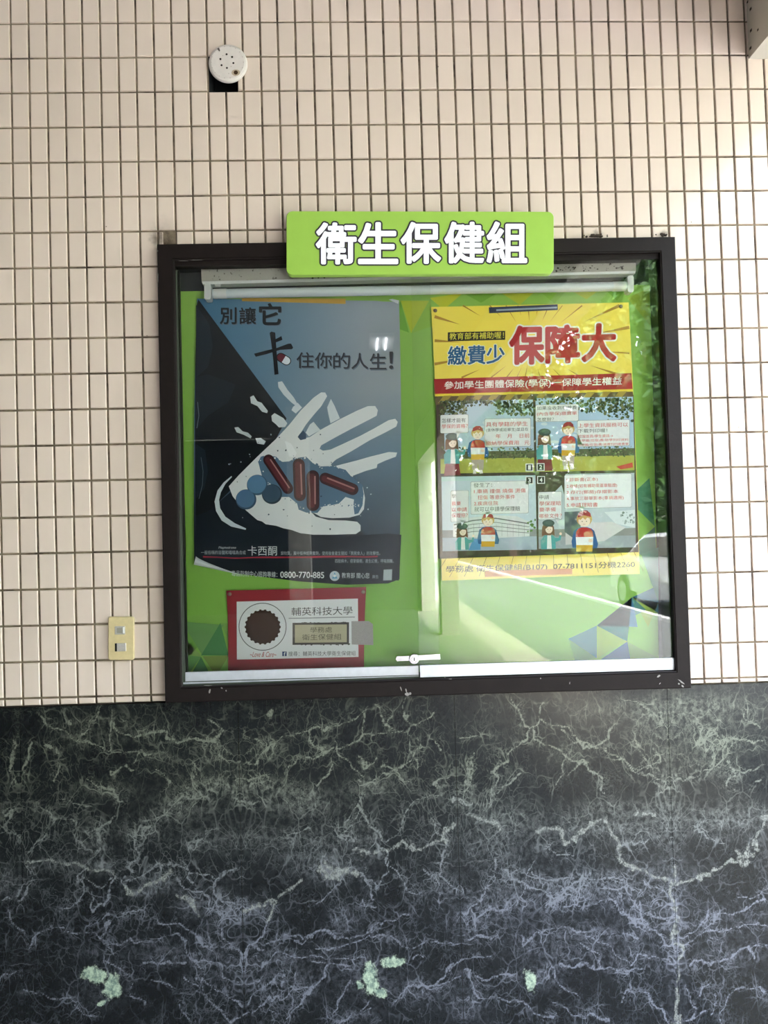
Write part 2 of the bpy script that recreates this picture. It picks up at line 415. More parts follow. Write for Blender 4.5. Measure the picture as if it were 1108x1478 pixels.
for i in range(-60, 50):
    for j in range(-6, 20):
        c4 = [grid(i,j), grid(i+1,j), grid(i+1,j+1), grid(i,j+1)]
        if j == 19:
            for k in (2,3): c4[k] = c4[k].copy(); c4[k][2] = mtop(c4[k][0])+.0005
        xa, xb = c4[0][0], c4[1][0]; zb, za = c4[0][2], c4[3][2]
        if xb > WX1 or xa < WX0: continue
        if zb > WZ1:
            if za > WZ1-.02: continue
            for k in (0,1): c4[k] = c4[k].copy(); c4[k][2] = WZ1
            zb = WZ1
        # hidden behind the case: clip what shows around it
        fx0, fx1 = fo[0][0]+.004, fo[1][0]-.004; fz1, fz0 = fo[0][2]-.004, fo[3][2]
        if xb > fx0+.004 and xa < fx1-.004 and za < fz1 and zb > fz0-.02:
            inx = xa > fx0-.008 and xb < fx1+.008
            if inx and zb < fz1+.004: continue
            if inx:                         # the row above the case
                for k in (2,3): c4[k] = c4[k].copy(); c4[k][2] = fz1+.002
            elif xa < fx0:                  # column cut at the left side
                if zb < fz1+.004 or True:
                    for k in (1,2): c4[k] = c4[k].copy(); c4[k][0] = min(c4[k][0], fo[0][0]+.012)
            else:
                for k in (0,3): c4[k] = c4[k].copy(); c4[k][0] = max(c4[k][0], fx1-.004)
        if abs(xa-vh0[0]) < .02 and j == 1: continue
        if i == 12 and j == 1:
            for k in (0,3): c4[k] = c4[k].copy(); c4[k][0] = vh1[0]-.0015
        if c4[1][0]-c4[0][0] < .006 or c4[0][2]-c4[3][2] < .006: continue
        cells.append((i, j, c4))
vis = [c for c in cells if -1 <= c[0] <= 43 and -1 <= c[1] <= 19]
key = lambda c: (0 if (-1 <= c[0] <= 43 and -1 <= c[1] <= 19) else 1,
                 0 if (c[2][1][0]-c[2][0][0])*(c[2][0][2]-c[2][3][2]) > .004 else 1, abs(c[0]-20)*.05+abs(c[1]-8)*.1)
cells.sort(key=key)
def tone_attr(me, vals):
    a = me.attributes.new('tone', 'FLOAT', 'POINT'); a.data.foreach_set('value', np.asarray(vals, np.float32))
def tone(): return .955 + random.gauss(0, .014)
for c in cells[:300]:
    v, f = tilemesh(c[2]); o = obj('tile', v, f, M['tile'], wall); tone_attr(o.data, [tone()]*len(v))
rest, tn = [], []
for c in cells[300:]:
    v, f = tilemesh(c[2]); rest.append((v, f)); tn += [tone()]*len(v)
o = obj('tiling', *merge(rest), M['tile'], wall); tone_attr(o.data, tn); o['kind'] = 'stuff'

# ------------------------------------------------------------------ marble dado: slabs with traced veins
CR = {1:(0,1010,3.166),2:(0,1238,3.166),3:(340,1010,3.166),4:(340,1238,3.166),5:(650,1000,2.419),6:(650,1238,2.419)}
THIN = {1:"180,50 200,90 250,130 330,180 350,185;350,185 400,130 440,70 450,40;500,50 505,120 505,200 520,235;510,100 560,140 620,150 700,160 800,175 870,170 950,210 1020,250 1080,280;130,200 140,270 120,330;200,200 260,230 270,300 255,380;300,450 370,490 430,520;190,500 250,540 330,575 350,620 400,680;400,350 440,390 500,420 560,440;510,350 550,330 580,305 620,340;610,300 640,250 720,235;350,185 420,190 490,235 600,240 660,240;60,190 70,250 65,370;650,590 720,530 830,460 950,440;320,60 315,120;960,210 1020,150 980,100;410,680 450,600 530,530;600,760 630,640 700,580;880,300 930,350;720,340 780,380;860,690 940,640 960,600;10,540 50,510 30,560;30,580 90,630;130,700 170,640 200,600",
2:"410,40 370,120 355,180 280,240;400,90 430,150 470,160 530,110;545,95 530,160 480,210 420,215 395,180;545,95 620,70 740,30 800,20;580,150 570,110 620,70;810,80 870,150 960,185 1000,240 1010,330 1050,410 1105,470;240,345 300,325 400,350 500,390 560,390 650,375 790,355 850,400 880,450 910,500;720,270 800,310 880,355 960,400 1050,430;470,460 540,510 600,570 610,620 650,660;880,450 940,470 1010,510 1085,555;850,540 900,600;900,560 970,660 1030,750;1030,745 1105,745;900,550 1000,590 1060,640 1105,690;690,550 740,580 820,600;130,600 230,650 330,665 450,740;480,240 430,310;650,490 720,480 850,460;100,190 140,130 130,30;50,240 95,360;800,30 870,60 900,60 960,100 1030,70 1090,60;960,100 980,160 1050,200 1105,215;100,400 180,350 240,345;0,200 60,180 100,140;490,400 530,440;480,280 490,370;530,240 600,245 650,270;820,10 860,60 880,110;820,680 850,730;0,590 50,540 95,500;1000,240 1040,260 1100,270",
3:"20,290 70,285 100,255 160,205 240,170 330,150 400,130 500,110 580,70 590,50;590,30 590,100 600,170 570,195 480,215 400,225 390,240 300,260 240,310;590,170 660,150 770,150 800,230 820,270 815,310;620,20 660,60 690,100 770,150;770,150 810,90 880,50;440,180 480,260 570,320;560,350 620,380 720,320 810,370;540,490 600,540 640,590 670,630;560,460 470,550;690,640 760,530 820,490 920,430;650,650 710,720 720,760;920,590 935,660 935,760;905,560 925,600;330,580 230,630;0,380 150,345;160,40 150,75;340,150 390,230;530,540 560,510 640,580;480,600 540,600 560,650;660,290 720,320 790,260;440,260 430,340 360,400;570,270 640,260;60,170 130,200;830,180 870,220 820,250;900,160 940,180 950,250;900,370 920,340 970,340;780,20 790,80 810,90;20,470 120,460;1040,380 1080,330 1105,280;1030,140 1090,155;720,60 700,100",
4:"150,270 110,360 35,470 0,440;540,60 600,120 640,170;550,80 630,125 690,80 700,30 710,0;715,40 760,120 820,165;470,100 420,170 360,210;130,410 230,350 330,340 490,345 600,350 700,300 800,270;380,420 460,390 560,370 680,365;690,350 780,400 900,390 1020,385;270,370 370,340;50,680 100,600 200,560;100,740 180,640 260,570 270,540;230,750 310,680 290,620 400,540 440,500;30,570 110,540;100,500 230,440 300,470 440,460 600,450;370,490 540,495;700,680 800,600 900,570 1010,480;480,750 600,690;940,10 950,80 1020,160;870,70 930,110 935,190;650,230 600,180;1030,260 1105,210;520,580 470,640 450,700;780,470 850,465;820,590 1020,560;40,740 200,700;80,420 140,430;0,650 40,690;600,640 560,690;1050,520 1070,590 1105,620",
5:"340,30 310,100 260,140 210,200 150,290;215,20 245,60 250,120 310,160 330,190 400,210 470,260 520,310 540,330;260,140 310,100 390,120 440,150 470,200 540,150 550,110;400,210 400,270 350,320;540,200 600,240 650,280 700,300 750,330;650,180 690,230 710,280 720,350;40,130 110,145;470,240 410,290;600,20 680,60 750,110;860,170 940,130;790,320 870,290 940,220 960,160;1080,130 1040,60;970,260 1100,260;560,240 640,260 740,260;380,130 430,180 540,190;700,170 740,260;50,340 60,280 90,230;150,290 130,370;150,340 210,310 250,290;970,160 1050,190 1100,180;950,230 1000,280 990,330;880,440 900,500 960,540;340,540 420,560;590,540 700,520;1050,340 1090,300;900,190 940,190 940,130",
6:"150,0 150,70 120,130 60,190 30,190;300,20 270,80 230,160;340,150 400,120 480,90 560,60 620,70;560,60 620,110 700,140 770,190;640,200 680,250 770,290 790,330;400,160 500,150 560,170 640,200;50,280 150,260;250,300 330,265 440,260 590,255 650,280;480,270 560,320 620,380 650,340 720,345 780,370;370,375 430,365 520,375 600,400 680,390;340,380 390,430 450,490;605,490 620,455 660,455 700,500 760,560 780,580;55,400 60,440 120,490 210,500 340,555 350,540;80,430 160,440 240,400;370,500 400,550 470,570 550,550;800,260 870,230 940,190 1000,185 1100,160;800,300 900,260 1000,240 1105,220;850,380 930,350 1030,320 1105,300;1000,460 970,520 940,580;1000,460 1040,430 1080,430 1090,470;1050,320 1050,370;900,290 940,300;50,350 130,340;830,560 850,520 830,480;180,60 250,70 300,120 370,150;60,240 160,190 230,140;540,90 600,170 660,240;460,310 510,350 500,370;0,390 60,350;700,90 780,130;1000,130 1060,150 1105,130;870,470 910,420;610,120 680,200 770,240;300,60 340,90 430,90;820,560 880,540;920,470 910,560"}
THICK = {2:"130,20 250,20 400,40 520,60 545,95;580,150 640,160 730,120 770,90 770,50;820,170 870,200 910,250",3:"550,720 640,700 700,690 770,665 860,650;860,650 920,630 990,575;1010,455 1080,470",
4:"310,110 200,190 160,230 150,270;30,240 100,225 150,215;390,50 480,60 540,65;400,30 470,80",5:"25,370 75,385;80,430 180,470;300,470 410,500 470,470 540,460 570,500 590,580;660,420 720,405;1070,440 1105,430;1020,580 1070,530 1080,450",
6:"595,5 650,35 740,65 780,90 870,55 940,40 1040,5;770,30 785,150 790,300 797,580"}
CLOUD = {1:"950,390,150,50,1;820,500,150,60,.7;500,410,120,30,.7;420,640,70,90,.5;620,600,100,50,.6;750,260,70,30,.6;950,640,120,60,.6;1000,230,80,60,.5;500,130,200,60,.35;330,180,60,40,.4",
2:"740,110,60,40,1;640,160,60,25,.8;870,210,60,50,.8;1010,230,70,90,.7;300,30,200,30,.5;460,40,70,40,.5;30,110,80,60,.6;740,430,140,50,.55;1000,480,120,70,.4;480,580,110,90,.35;410,430,50,25,.5",
3:"140,390,150,40,.8;300,470,170,60,1;620,400,110,40,.9;330,680,180,80,.7;400,225,30,20,.8;150,220,80,40,.6;100,620,100,60,.5;550,610,90,60,.35;1050,470,80,30,.6;620,620,60,200,.2",
4:"430,60,120,45,1;80,240,90,40,.8;600,530,120,90,.6;490,290,60,50,.8;950,120,60,60,.6;1060,280,70,90,.5;230,560,200,90,.35;850,620,150,60,.4;720,370,60,25,.6;430,410,50,20,.5;560,720,100,40,.4;200,460,120,40,.4",
5:"400,210,40,30,.7;700,100,80,80,.5;860,80,130,80,.75;920,220,90,70,.8;600,400,180,25,.7;960,440,160,55,.9;450,470,250,40,.5;180,440,120,50,.6;650,480,130,60,.5;760,300,40,260,.5;560,60,140,30,.5;130,120,120,80,.15;150,540,170,60,.5;900,40,200,30,.5",
6:"320,410,60,40,.8;480,110,150,50,.8;200,180,170,60,.5;700,50,160,40,.6;500,260,150,25,.6;330,310,140,50,.4;790,250,30,300,.5;950,220,150,60,.35;600,330,160,60,.35;300,90,170,60,.45;650,180,120,50,.45;60,520,60,80,.5;1000,340,120,40,.4"}
BLOB = {2:"430,530,50,32;505,580,32,60;525,620,28,30;475,668,30,14",4:"625,550,36,72;712,470,36,26;662,612,28,26;570,590,22,12",6:"280,435,19,52"}
def parse(d):
    out = []
    for k, s in d.items():
        ox, oy, sc_ = CR[k]
        for ln in s.split(';'):
            out.append([(ox+float(a.split(',')[0])/sc_, oy+float(a.split(',')[1])/sc_) for a in ln.split()])
    return out
def parse5(d, n):
    out = []
    for k, s in d.items():
        ox, oy, sc_ = CR[k]
        for ln in s.split(';'):
            q = [float(a) for a in ln.split(',')]
            out.append([ox+q[0]/sc_, oy+q[1]/sc_, q[2]/sc_, q[3]/sc_]+q[4:])
    return out
rs = np.random.RandomState(3)
K = rs.uniform(-1, 1, (24, 2)); K /= np.linalg.norm(K, axis=1, keepdims=True); WL = np.geomspace(7, 90, 24); PHS = rs.uniform(0, 6.28, (24, 2))
def warp2(P):
    A = P @ K.T * (2*math.pi/WL)
    a = .028*WL
    return P + np.c_[(np.sin(A+PHS[:,0])*a).sum(1), (np.sin(A+PHS[:,1])*a).sum(1)]
def segdist(P, lines):
    out = np.full(len(P), 60.0)
    for ln in lines:
        for (x0, y0), (x1, y1) in zip(ln[:-1], ln[1:]):
            bx0, bx1 = min(x0,x1)-40, max(x0,x1)+40; by0, by1 = min(y0,y1)-40, max(y0,y1)+40
            k = np.nonzero((P[:,0] > bx0)&(P[:,0] < bx1)&(P[:,1] > by0)&(P[:,1] < by1))[0]
            if not len(k): continue
            q = P[k]; d = np.array([x1-x0, y1-y0]); L2 = (d*d).sum()+1e-9
            t_ = np.clip(((q-[x0,y0])@d)/L2, 0, 1)
            dd = np.hypot(q[:,0]-x0-t_*d[0], q[:,1]-y0-t_*d[1])
            out[k] = np.minimum(out[k], dd)
    return out
thinL, thickL = parse(THIN), parse(THICK); clouds = parse5(CLOUD, 5); blobs = parse5(BLOB, 4)
YM = -.008
J = [-3.0, U(32, 1250, YM)[0], U(348.3, 1250, YM)[0], U(662, 1240, YM)[0], U(971.2, 1235, YM)[0], 2.45]
def proj(P):                               # world -> picture, for laying the traced veins on the slabs
    q = (P-CAM) @ RM; return np.c_[554+F*q[:,0]/-q[:,2], 739-F*q[:,1]/-q[:,2]]
PW = J[3]-J[2]
for s in range(5):
    xa, xb = J[s]+.0006, J[s+1]-.0006
    vx0, vx1 = max(xa, -.12), min(xb, 2.06)
    gx = np.unique(np.r_[xa, np.arange(vx0, vx1, .0042), vx1, xb]); zt = max(mtop(xa), mtop(xb))
    zu = np.unique(np.r_[0, np.arange(.06, 1, .0042)/1.0, 1.0])
    zb_ = np.r_[0, np.arange(.06, zt, .0042), zt]
    nx, nz = len(gx), len(zb_)
    X, Zf = np.meshgrid(gx, zb_); top = np.array([mtop(x) for x in gx])
    Zc = np.minimum(Zf, top[None,:]-1e-4*(zt-Zf))
    V = np.c_[X.ravel(), np.full(X.size, YM), Zc.ravel()]
    idx = np.arange(nx*nz).reshape(nz, nx)
    q = np.c_[idx[:-1,:-1].ravel(), idx[:-1,1:].ravel(), idx[1:,1:].ravel(), idx[1:,:-1].ravel()]
    n0 = len(V)
    ring = np.r_[idx[0,:], idx[1:,-1], idx[-1,-2::-1], idx[-2:0:-1,0]]
    Bk = V[ring].copy(); Bk[:,1] = .0045; rn = len(ring)
    sides = [(int(ring[(k+1)%rn]), int(ring[k]), n0+k, n0+(k+1)%rn) for k in range(rn)]
    VV = np.vstack([V, Bk])
    o = obj('marble_slab', VV, list(map(tuple, q.tolist()))+sides, M['marble'], wall)
    P = proj(VV); PWp = warp2(P)
    d1 = segdist(PWp, thinL); d2 = segdist(PWp, thickL)
    cl_ = np.zeros(len(P)); bb_ = np.zeros(len(P))
    for cx, cy, rx, ry, am in clouds: cl_ += am*np.exp(-((P[:,0]-cx)/rx)**2-((P[:,1]-cy)/ry)**2)
    P3 = P + (PWp-P)*.8
    for cx, cy, rx, ry in blobs: bb_ = np.maximum(bb_, 1.05*np.exp(-(((P3[:,0]-cx)/rx)**2+((P3[:,1]-cy)/ry)**2)*.75))
    sm = (VV[:,0]-J[2]) if s % 2 == 0 else (J[2]+0-VV[:,0])
    # book-matched: neighbouring slabs mirror one another about their joint
    t_ = (VV[:,0]-J[2])/PW; t_ = np.abs((t_+1) % 2 - 1)*PW
    slab = np.c_[t_*1.15, VV[:,2]*.85, np.full(len(VV), .3)]
    for nme, val in (('thin', d1), ('thick', d2), ('cloud', np.clip(cl_, 0, 1.2)), ('blob', bb_), ('height', np.clip((VV[:,2]-.45)/.4, 0, 1))):
        a = o.data.attributes.new(nme, 'FLOAT', 'POINT'); a.data.foreach_set('value', val.astype(np.float32))
    a = o.data.attributes.new('slab', 'FLOAT_VECTOR', 'POINT'); a.data.foreach_set('vector', slab.astype(np.float32).ravel())
# fine dark line under the tiles
tag(obj('trim_1', *merge([([(WX0,-.0075,mtop(WX0)),(fo[3][0],-.0075,mtop(fo[3][0])),(fo[3][0],-.0075,mtop(fo[3][0])+.0022),(WX0,-.0075,mtop(WX0)+.0022),
                            (WX0,.004,mtop(WX0)),(fo[3][0],.004,mtop(fo[3][0])),(fo[3][0],.004,mtop(fo[3][0])+.0022),(WX0,.004,mtop(WX0)+.0022)], box(0,1,0,1,0,1)[1][:1]+[(0,1,2,3),(3,2,6,7),(0,4,5,1)])]), M['dirt']), kind='structure')

# ------------------------------------------------------------------ edge beam at upper right
tag(obj('trim_2', *box(XB0, XB1, -13, .0, float(U(1081, 85.5, 0)[2]), 3.42), M['beam']), kind='structure')

bm = bpy.data.objects['trim_2']
for px, py, r in ((1083,13,.004),(1083.5,44,.004),(1093.5,43,.003),(1082.8,69.5,.004),(1078.5,3,.003)):
    d = RM @ np.array([(px-554)/F, -(py-739)/F, -1.0]); t_ = (XB0-CAM[0])/d[0]; q_ = CAM+t_*d
    obj('dark_pit', *box(XB0-.0006, XB0+.0006, q_[1]-r*1.2, q_[1]+r*1.2, q_[2]-r*.9, q_[2]+r*.9), M['dirt'], bm)

# ------------------------------------------------------------------ the display case
ca = np.array([(fo[0][0]+fo[1][0])/2, .0, fo[3][2]])
case = empty('display_case', ca, 'brown-framed glass notice case recessed in the tiled wall, lined in green', 'display case')
for k, (a, bb) in enumerate(((0,1),(1,2),(2,3),(3,0))):
    o0, o1, i0, i1 = fo[a], fo[bb], fi[a], fi[bb]
    def off(p, y): return (p[0], y, p[2])
    prof = []                              # mitred section: outer back, outer front (eased), groove, inner front, inner back
    def lerp(p, q, t_): return p+(q-p)*t_
    def ring(O, I):
        return [off(O, .0), off(O, YF+.002), off(lerp(O,I,.06), YF), off(lerp(O,I,.90), YF), off(lerp(O,I,.93), YF+.0025), off(lerp(O,I,.955), YF+.0005), off(I, YF+.0012), off(I, .004)]
    r0, r1 = ring(o0, i0), ring(o1, i1); n = len(r0)
    f = [(i, (i+1)%n, n+(i+1)%n, n+i) for i in range(n)] + [tuple(range(n))[::-1], tuple(range(n, 2*n))]
    obj('frame_member', r0+r1, f, M['frame'], case)
# inner rebate strips carrying the glass (second step of the frame)
ix0, ix1 = fi[3][0]-.001, fi[1][0]+.001; iz1, iz0 = fi[1][2], fi[2][2]
lx0 = min(fi[0][0], fi[3][0]); lx1 = max(fi[1][0], fi[2][0]); lz1 = max(fi[0][2], fi[1][2]); lz0 = min(fi[2][2], fi[3][2])
ob = obj('top_track', *pprism([(250.8,375.2),(952.3,363.8),(952.6,373.4),(251.2,383.6)], -.019, .012), M['frame'], case)
obj('side_liner', *box(lx0-.004, lx0+.0005, -.012, .06, lz0, lz1), M['liner'], case)
obj('side_liner', *box(lx1-.0005, lx1+.004, -.012, .06, lz0, lz1), M['liner'], case)
obj('top_liner', *box(lx0, lx1, .012, .06, lz1-.006, lz1+.004), M['back'], case)
obj('bottom_liner', *box(lx0, lx1, -.012, .06, lz0-.004, lz0+.006), M['liner'], case)
obj('back_board', *box(lx0-.004, lx1+.004, .060, .068, lz0, lz1), M['back'], case)
for xx, yy in ((253.2,0),(256.8,.006),(260.0,.012)):           # ribs of the left side channel
    p0 = U(xx, 390, YF+.012+yy); p1 = U(xx+8.9, 985, YF+.012+yy); xm = (p0[0]+p1[0])/2
    obj('channel_rib', *box(lx0, xm, p0[1], p0[1]+.003, p1[2], p0[2]), M['liner'], case)
# green banner lining
BG = [(260.5,420.5),(938.5,411),(951,972),(271.5,986)]
YB = .056
class Print:                               # flat print: coloured shapes laid on a sheet, given as picture points
    def __init__(s, Y, surf=None): s.v, s.f, s.c, s.Y, s.surf = [], [], [], Y, surf
    def P(s, x, y, layer): return U(x, y, s.Y - layer*.00016)
    def poly(s, pts, c, layer=1, c2=None):
        n = len(s.v); ys = [p[1] for p in pts]; y0, y1 = min(ys), max(ys)
        a = 0
        for i in range(len(pts)): a += pts[i][0]*pts[(i+1)%len(pts)][1]-pts[(i+1)%len(pts)][0]*pts[i][1]
        if a > 0: pts = pts[::-1]
        for p in pts:
            s.v.append(s.P(p[0], p[1], layer))
            if c2 is None: s.c.append(rgb(*c))
            else:
                t_ = (p[1]-y0)/(y1-y0+1e-9); s.c.append(rgb(*[c[k]+(c2[k]-c[k])*t_ for k in range(3)]))
        s.f.append(tuple(range(n, len(s.v))))
    def rect(s, x0, y0, x1, y1, c, layer=1, sk=0, c2=None):   # sk: rise per pixel
        cx = (x0+x1)/2
        s.poly([(x0,y0+(x0-cx)*sk),(x1,y0+(x1-cx)*sk),(x1,y1+(x1-cx)*sk),(x0,y1+(x0-cx)*sk)], c, layer, c2)
    def ell(s, cx, cy, rx, ry, c, layer=1, n=24, ang=0):
        ca_, sa = math.cos(ang), math.sin(ang)
        s.poly([(cx+rx*math.cos(t_)*ca_-ry*math.sin(t_)*sa, cy+rx*math.cos(t_)*sa+ry*math.sin(t_)*ca_) for t_ in [2*math.pi*k/n for k in range(n)]], c, layer)
    def line(s, pts, wd, c, layer=1):
        for (x0,y0),(x1,y1) in zip(pts[:-1], pts[1:]):
            d = math.hypot(x1-x0, y1-y0)+1e-6; nx, ny = -(y1-y0)/d*wd/2, (x1-x0)/d*wd/2
            s.poly([(x0+nx,y0+ny),(x1+nx,y1+ny),(x1-nx,y1-ny),(x0-nx,y0-ny)], c, layer)
    def ringp(s, cx, cy, r, wd, c, layer=1, n=48):
        pts = [(cx+r*math.cos(2*math.pi*k/n), cy+r*math.sin(2*math.pi*k/n)) for k in range(n+1)]
        s.line(pts, wd, c, layer)
    def text(s, st, x0, y0, x1, y1, c, layer=2, sk=0, bold=0, outline=None, oc=None, ital=0):
        v, f, bb_ = glyphs(st)
        H = (y1-y0)/(bb_[3]-bb_[1])
        def put(dx, dy, c, layer):
            n = len(s.v)
            for (a, bq) in v:
                u_ = (a-bb_[0])/(bb_[2]-bb_[0]); w_ = (bq-bb_[1])/(bb_[3]-bb_[1])
                x = x0+(x1-x0)*u_; y = y1+(y0-y1)*w_ + (x-(x0+x1)/2)*sk
                x += ital*(y1-y)
                s.v.append(s.P(x+dx, y+dy, layer)); s.c.append(rgb(*c))
            s.f.extend([tuple(i+n for i in q) for q in f])
        if outline:
            for k in range(14): put(outline*H*math.cos(k*math.tau/14), outline*H*math.sin(k*math.tau/14), oc, layer-1.6+.03*k)
        if bold > .003:
            nb_ = 10 if bold > .015 else 4
            for k in range(nb_): put(bold*H*math.cos(.4+k*math.tau/nb_), bold*H*math.sin(.4+k*math.tau/nb_), c, layer-.6+.03*k)
        put(0, 0, c, layer)
    def make(s, name, parent, m='print', label=None):
        o = obj(name, s.v, s.f, M[m], parent, col=s.c)
        if label: o['label'] = label
        return o
GC = {}
def glyphs(st):
    if st in GC: return GC[st]
    cu = bpy.data.curves.new('tmp', 'FONT'); cu.body = st; cu.size = 1; cu.resolution_u = 3
    o = bpy.data.objects.new('tmp', cu); C.objects.link(o); bpy.context.view_layer.update()
    ev = o.evaluated_get(bpy.context.evaluated_depsgraph_get()); me = ev.to_mesh()
    v = [(q.co.x, q.co.y) for q in me.vertices]; f = [tuple(p.vertices) for p in me.polygons]
    ev.to_mesh_clear(); bpy.data.objects.remove(o); bpy.data.curves.remove(cu)
    xs_ = [p[0] for p in v]; ys_ = [p[1] for p in v]
    GC[st] = (v, f, (min(xs_), min(ys_), max(xs_), max(ys_))); return GC[st]

b0 = Print(YB); G1 = (118,168,62)
# banner sheet: soft vertical drift of the printed green
def gridsheet(Y, quad, nx, ny, colf, yf=None):
    v, f, c = [], [], []
    for j in range(ny+1):
        for i in range(nx+1):
            u_, w_ = i/nx, j/ny
            x = (quad[0][0]*(1-u_)+quad[1][0]*u_)*(1-w_)+(quad[3][0]*(1-u_)+quad[2][0]*u_)*w_
            y = (quad[0][1]*(1-u_)+quad[1][1]*u_)*(1-w_)+(quad[3][1]*(1-u_)+quad[2][1]*u_)*w_
            if yf: x, y, yy = yf(u_, w_, x, y)
            else: yy = Y
            v.append(U(x, y, yy)); c.append(rgb(*colf(u_, w_, x, y)))
    for j in range(ny):
        for i in range(nx):
            a = j*(nx+1)+i; f.append((a, a+nx+1, a+nx+2, a+1))
    return v, f, c
def mixl(a, b_, t_): t_ = max(0, min(1, t_)); return tuple(a[k]+(b_[k]-a[k])*t_ for k in range(3))
v, f, c = gridsheet(YB, BG, 20, 20, lambda u_, w_, x, y: mixl((148,194,84), (132,184,78), w_))
banner = obj('green_lining', v, f, M['print'], case, col=c)
tr_ = [((262,895),(310,905),(262,960),(112,160,70)),((262,897),(323,902),(292,946),(104,150,84)),((290,946),(318,899),(330,946),(66,126,72)),((262,917),(290,946),(262,975),(128,165,84)),
    ((290,948),(275,975),(304,975),(62,120,66)),((292,947),(330,946),(312,976),(118,140,62)),((330,900),(318,899),(330,925),(120,162,78)),
    ((262,945),(290,948),(270,976),(98,148,80)),
    ((578,434),(619,434),(593,481),(176,186,44)),((594,481),(619,434),(625,470),(140,180,62)),((620,430),(668,423),(640,447),(186,190,46)),((668,423),(720,421),(694,437),(120,170,60)),((720,421),(775,418),(750,440),(176,186,54)),
    ((775,418),(820,417),(800,438),(130,176,62)),((820,417),(870,415),(846,432),(170,184,56)),((870,415),(905,414),(890,434),(120,168,60)),((578,434),(562,470),(590,480),(108,160,54)),
    ((905,430),(937,415),(938,470),(150,176,60)),
    ((937,690),(905,720),(945,760),(60,120,90)),((945,760),(912,790),(948,822),(52,112,96)),((925,800),(950,790),(950,870),(60,122,104)),
    ((912,862),(950,845),(950,885),(62,110,128)),((912,862),(885,905),(932,880),(78,130,120)),((861,903),(912,862),(920,905),(70,118,150)),((861,903),(820,922),(861,950),(72,124,134)),
    ((861,903),(861,950),(905,926),(142,170,70)),((861,903),(905,926),(912,862),(60,120,120)),((912,862),(935,905),(950,870),(140,166,66)),((905,926),(862,955),(910,955),(64,104,150)),((905,926),(910,955),(950,950),(126,160,80)),((820,922),(861,950),(830,955),(98,150,90))]
for a, bb, cc, co in tr_:
    b0 = Print(YB); b0.poly([a, bb, cc], tuple(min(255, int(q*1.05)) for q in co), 1+.3*(tr_.index((a,bb,cc,co))%3)); b0.make('printed_triangle', banner)

# fluorescent lamp fitting
lampe = empty('fluorescent_lamp', U(600, 415, .03), 'stained white single-tube fluorescent fitting across the top inside the case', 'lamp')
LH = [(289.3,385.6),(918.7,374.6),(917.6,391.5),(291,407.5)]
fr_ = [U(x, y, .022) for x, y in LH]
fr_[0][1] = fr_[1][1] = .030
hv = [tuple(p) for p in fr_]+[(p[0], .0585, p[2]) for p in fr_]
obj('housing', hv, [(3,2,1,0),(4,5,6,7),(0,1,5,4),(1,2,6,5),(2,3,7,6),(3,0,4,7)], M['lampbody'], lampe)
obj('lower_lip', *pprism([(291.5,406.2),(917,391),(916.5,394.6),(292.5,410.6)], .018, .05), M['plastic'], lampe)
tc0, tc1 = U(304, 424.2, .018), U(906, 413.3, .018)
obj('tube', *tube(tc0+(tc1-tc0)*.005, tc1-(tc1-tc0)*.005, .0132, 28), M['tube'], lampe, smooth=False)
for e0, e1 in ((.008,.038),(.962,.992)): obj('end_cap', *tube(tc0+(tc1-tc0)*e0, tc0+(tc1-tc0)*e1, .0139, 28), M['plastic'], lampe)
obj('socket', *pprism(rrect(294.6,409.5,304.3,432.2,3,4), .004, .034), M['plastic'], lampe)
obj('socket', *pprism(rrect(905.6,397.5,914.4,421.6,3,4), .004, .034), M['plastic'], lampe)
for xx in (315.5, 312.0): obj('clip', *pprism([(xx-2.5,410),(xx+3,410),(xx+2.4,413.4),(xx-2,413.4)], .020, .030), M['plastic'], lampe)
sp = Print(.0176)                           # flaked mould along the lip under the sign
for _ in range(70):
    x = random.choice([random.uniform(445,515), random.uniform(590,620), random.uniform(800,830), random.uniform(840,900)]); y = 404.5-(x-291)*.0245+random.uniform(-2,1)
    if x > 640: y -= random.uniform(0, 7)
    r = random.uniform(.5, 2.1)
    sp.poly([(x+r*random.uniform(.5,1.3)*math.cos(a*1.05), y+r*.7*random.uniform(.5,1.3)*math.sin(a*1.05)) for a in range(6)], (70,60,52), 1)
sp.make('mould_specks', lampe)['kind'] = 'stuff'

# glass doors
YR, YL = -.016, -.006
GR = [(592.6,374.5),(953.5,366),(973.5,951),(604.8,961.5)]
GLf = [(250.8,376),(619.6,373),(634.0,961),(262.5,972)]
def pane(q, Y, nm): 
    o = obj(nm, *pprism(q, Y, Y+.004), M['glass'], case); return o
pr = pane(GR, YR, 'glass_door'); pl = pane(GLf, YL, 'glass_door')
obj('bottom_rail', *pprism([(605.6,960.6),(972.6,949.7),(973.8,966.4),(606.4,977.6)], YR-.003, YR+.007), M['alu'], pr)
obj('bottom_rail', *pprism([(263.9,970.6),(604.0,961.0),(604.6,977.8),(263.9,987.4)], YL-.0028, YL+.007), M['alu'], pl)
obj('rail_seam', *pprism([(264,983.6),(604.4,974.0),(604.4,975.2),(264,984.8)], YL-.0032, YL-.002), M['liner'], pl)
lk = obj('lock_bar', *bevelled(rrect(570.5,946,635,954.2,3.4)[:0] or [(572,947.2),(590,946.4),(634.8,944),(635.4,951.8),(590,954.0),(572.4,954.6),(570.4,951)], YR-.0055, YL-.001, .0012), M['chrome'], case)
lc = U(597.6, 951.4, YR-.012)
lock = obj('lock_cylinder', *lathe(lc, [(.0142,YL-.002),(.0142,YR-.010),(.0128,YR-.012),(.0095,YR-.012),(.0088,YR-.0105),(.0070,YR-.0105),(.0066,YR-.0125),(.001,YR-.0125)], 36), M['chrome'], case)
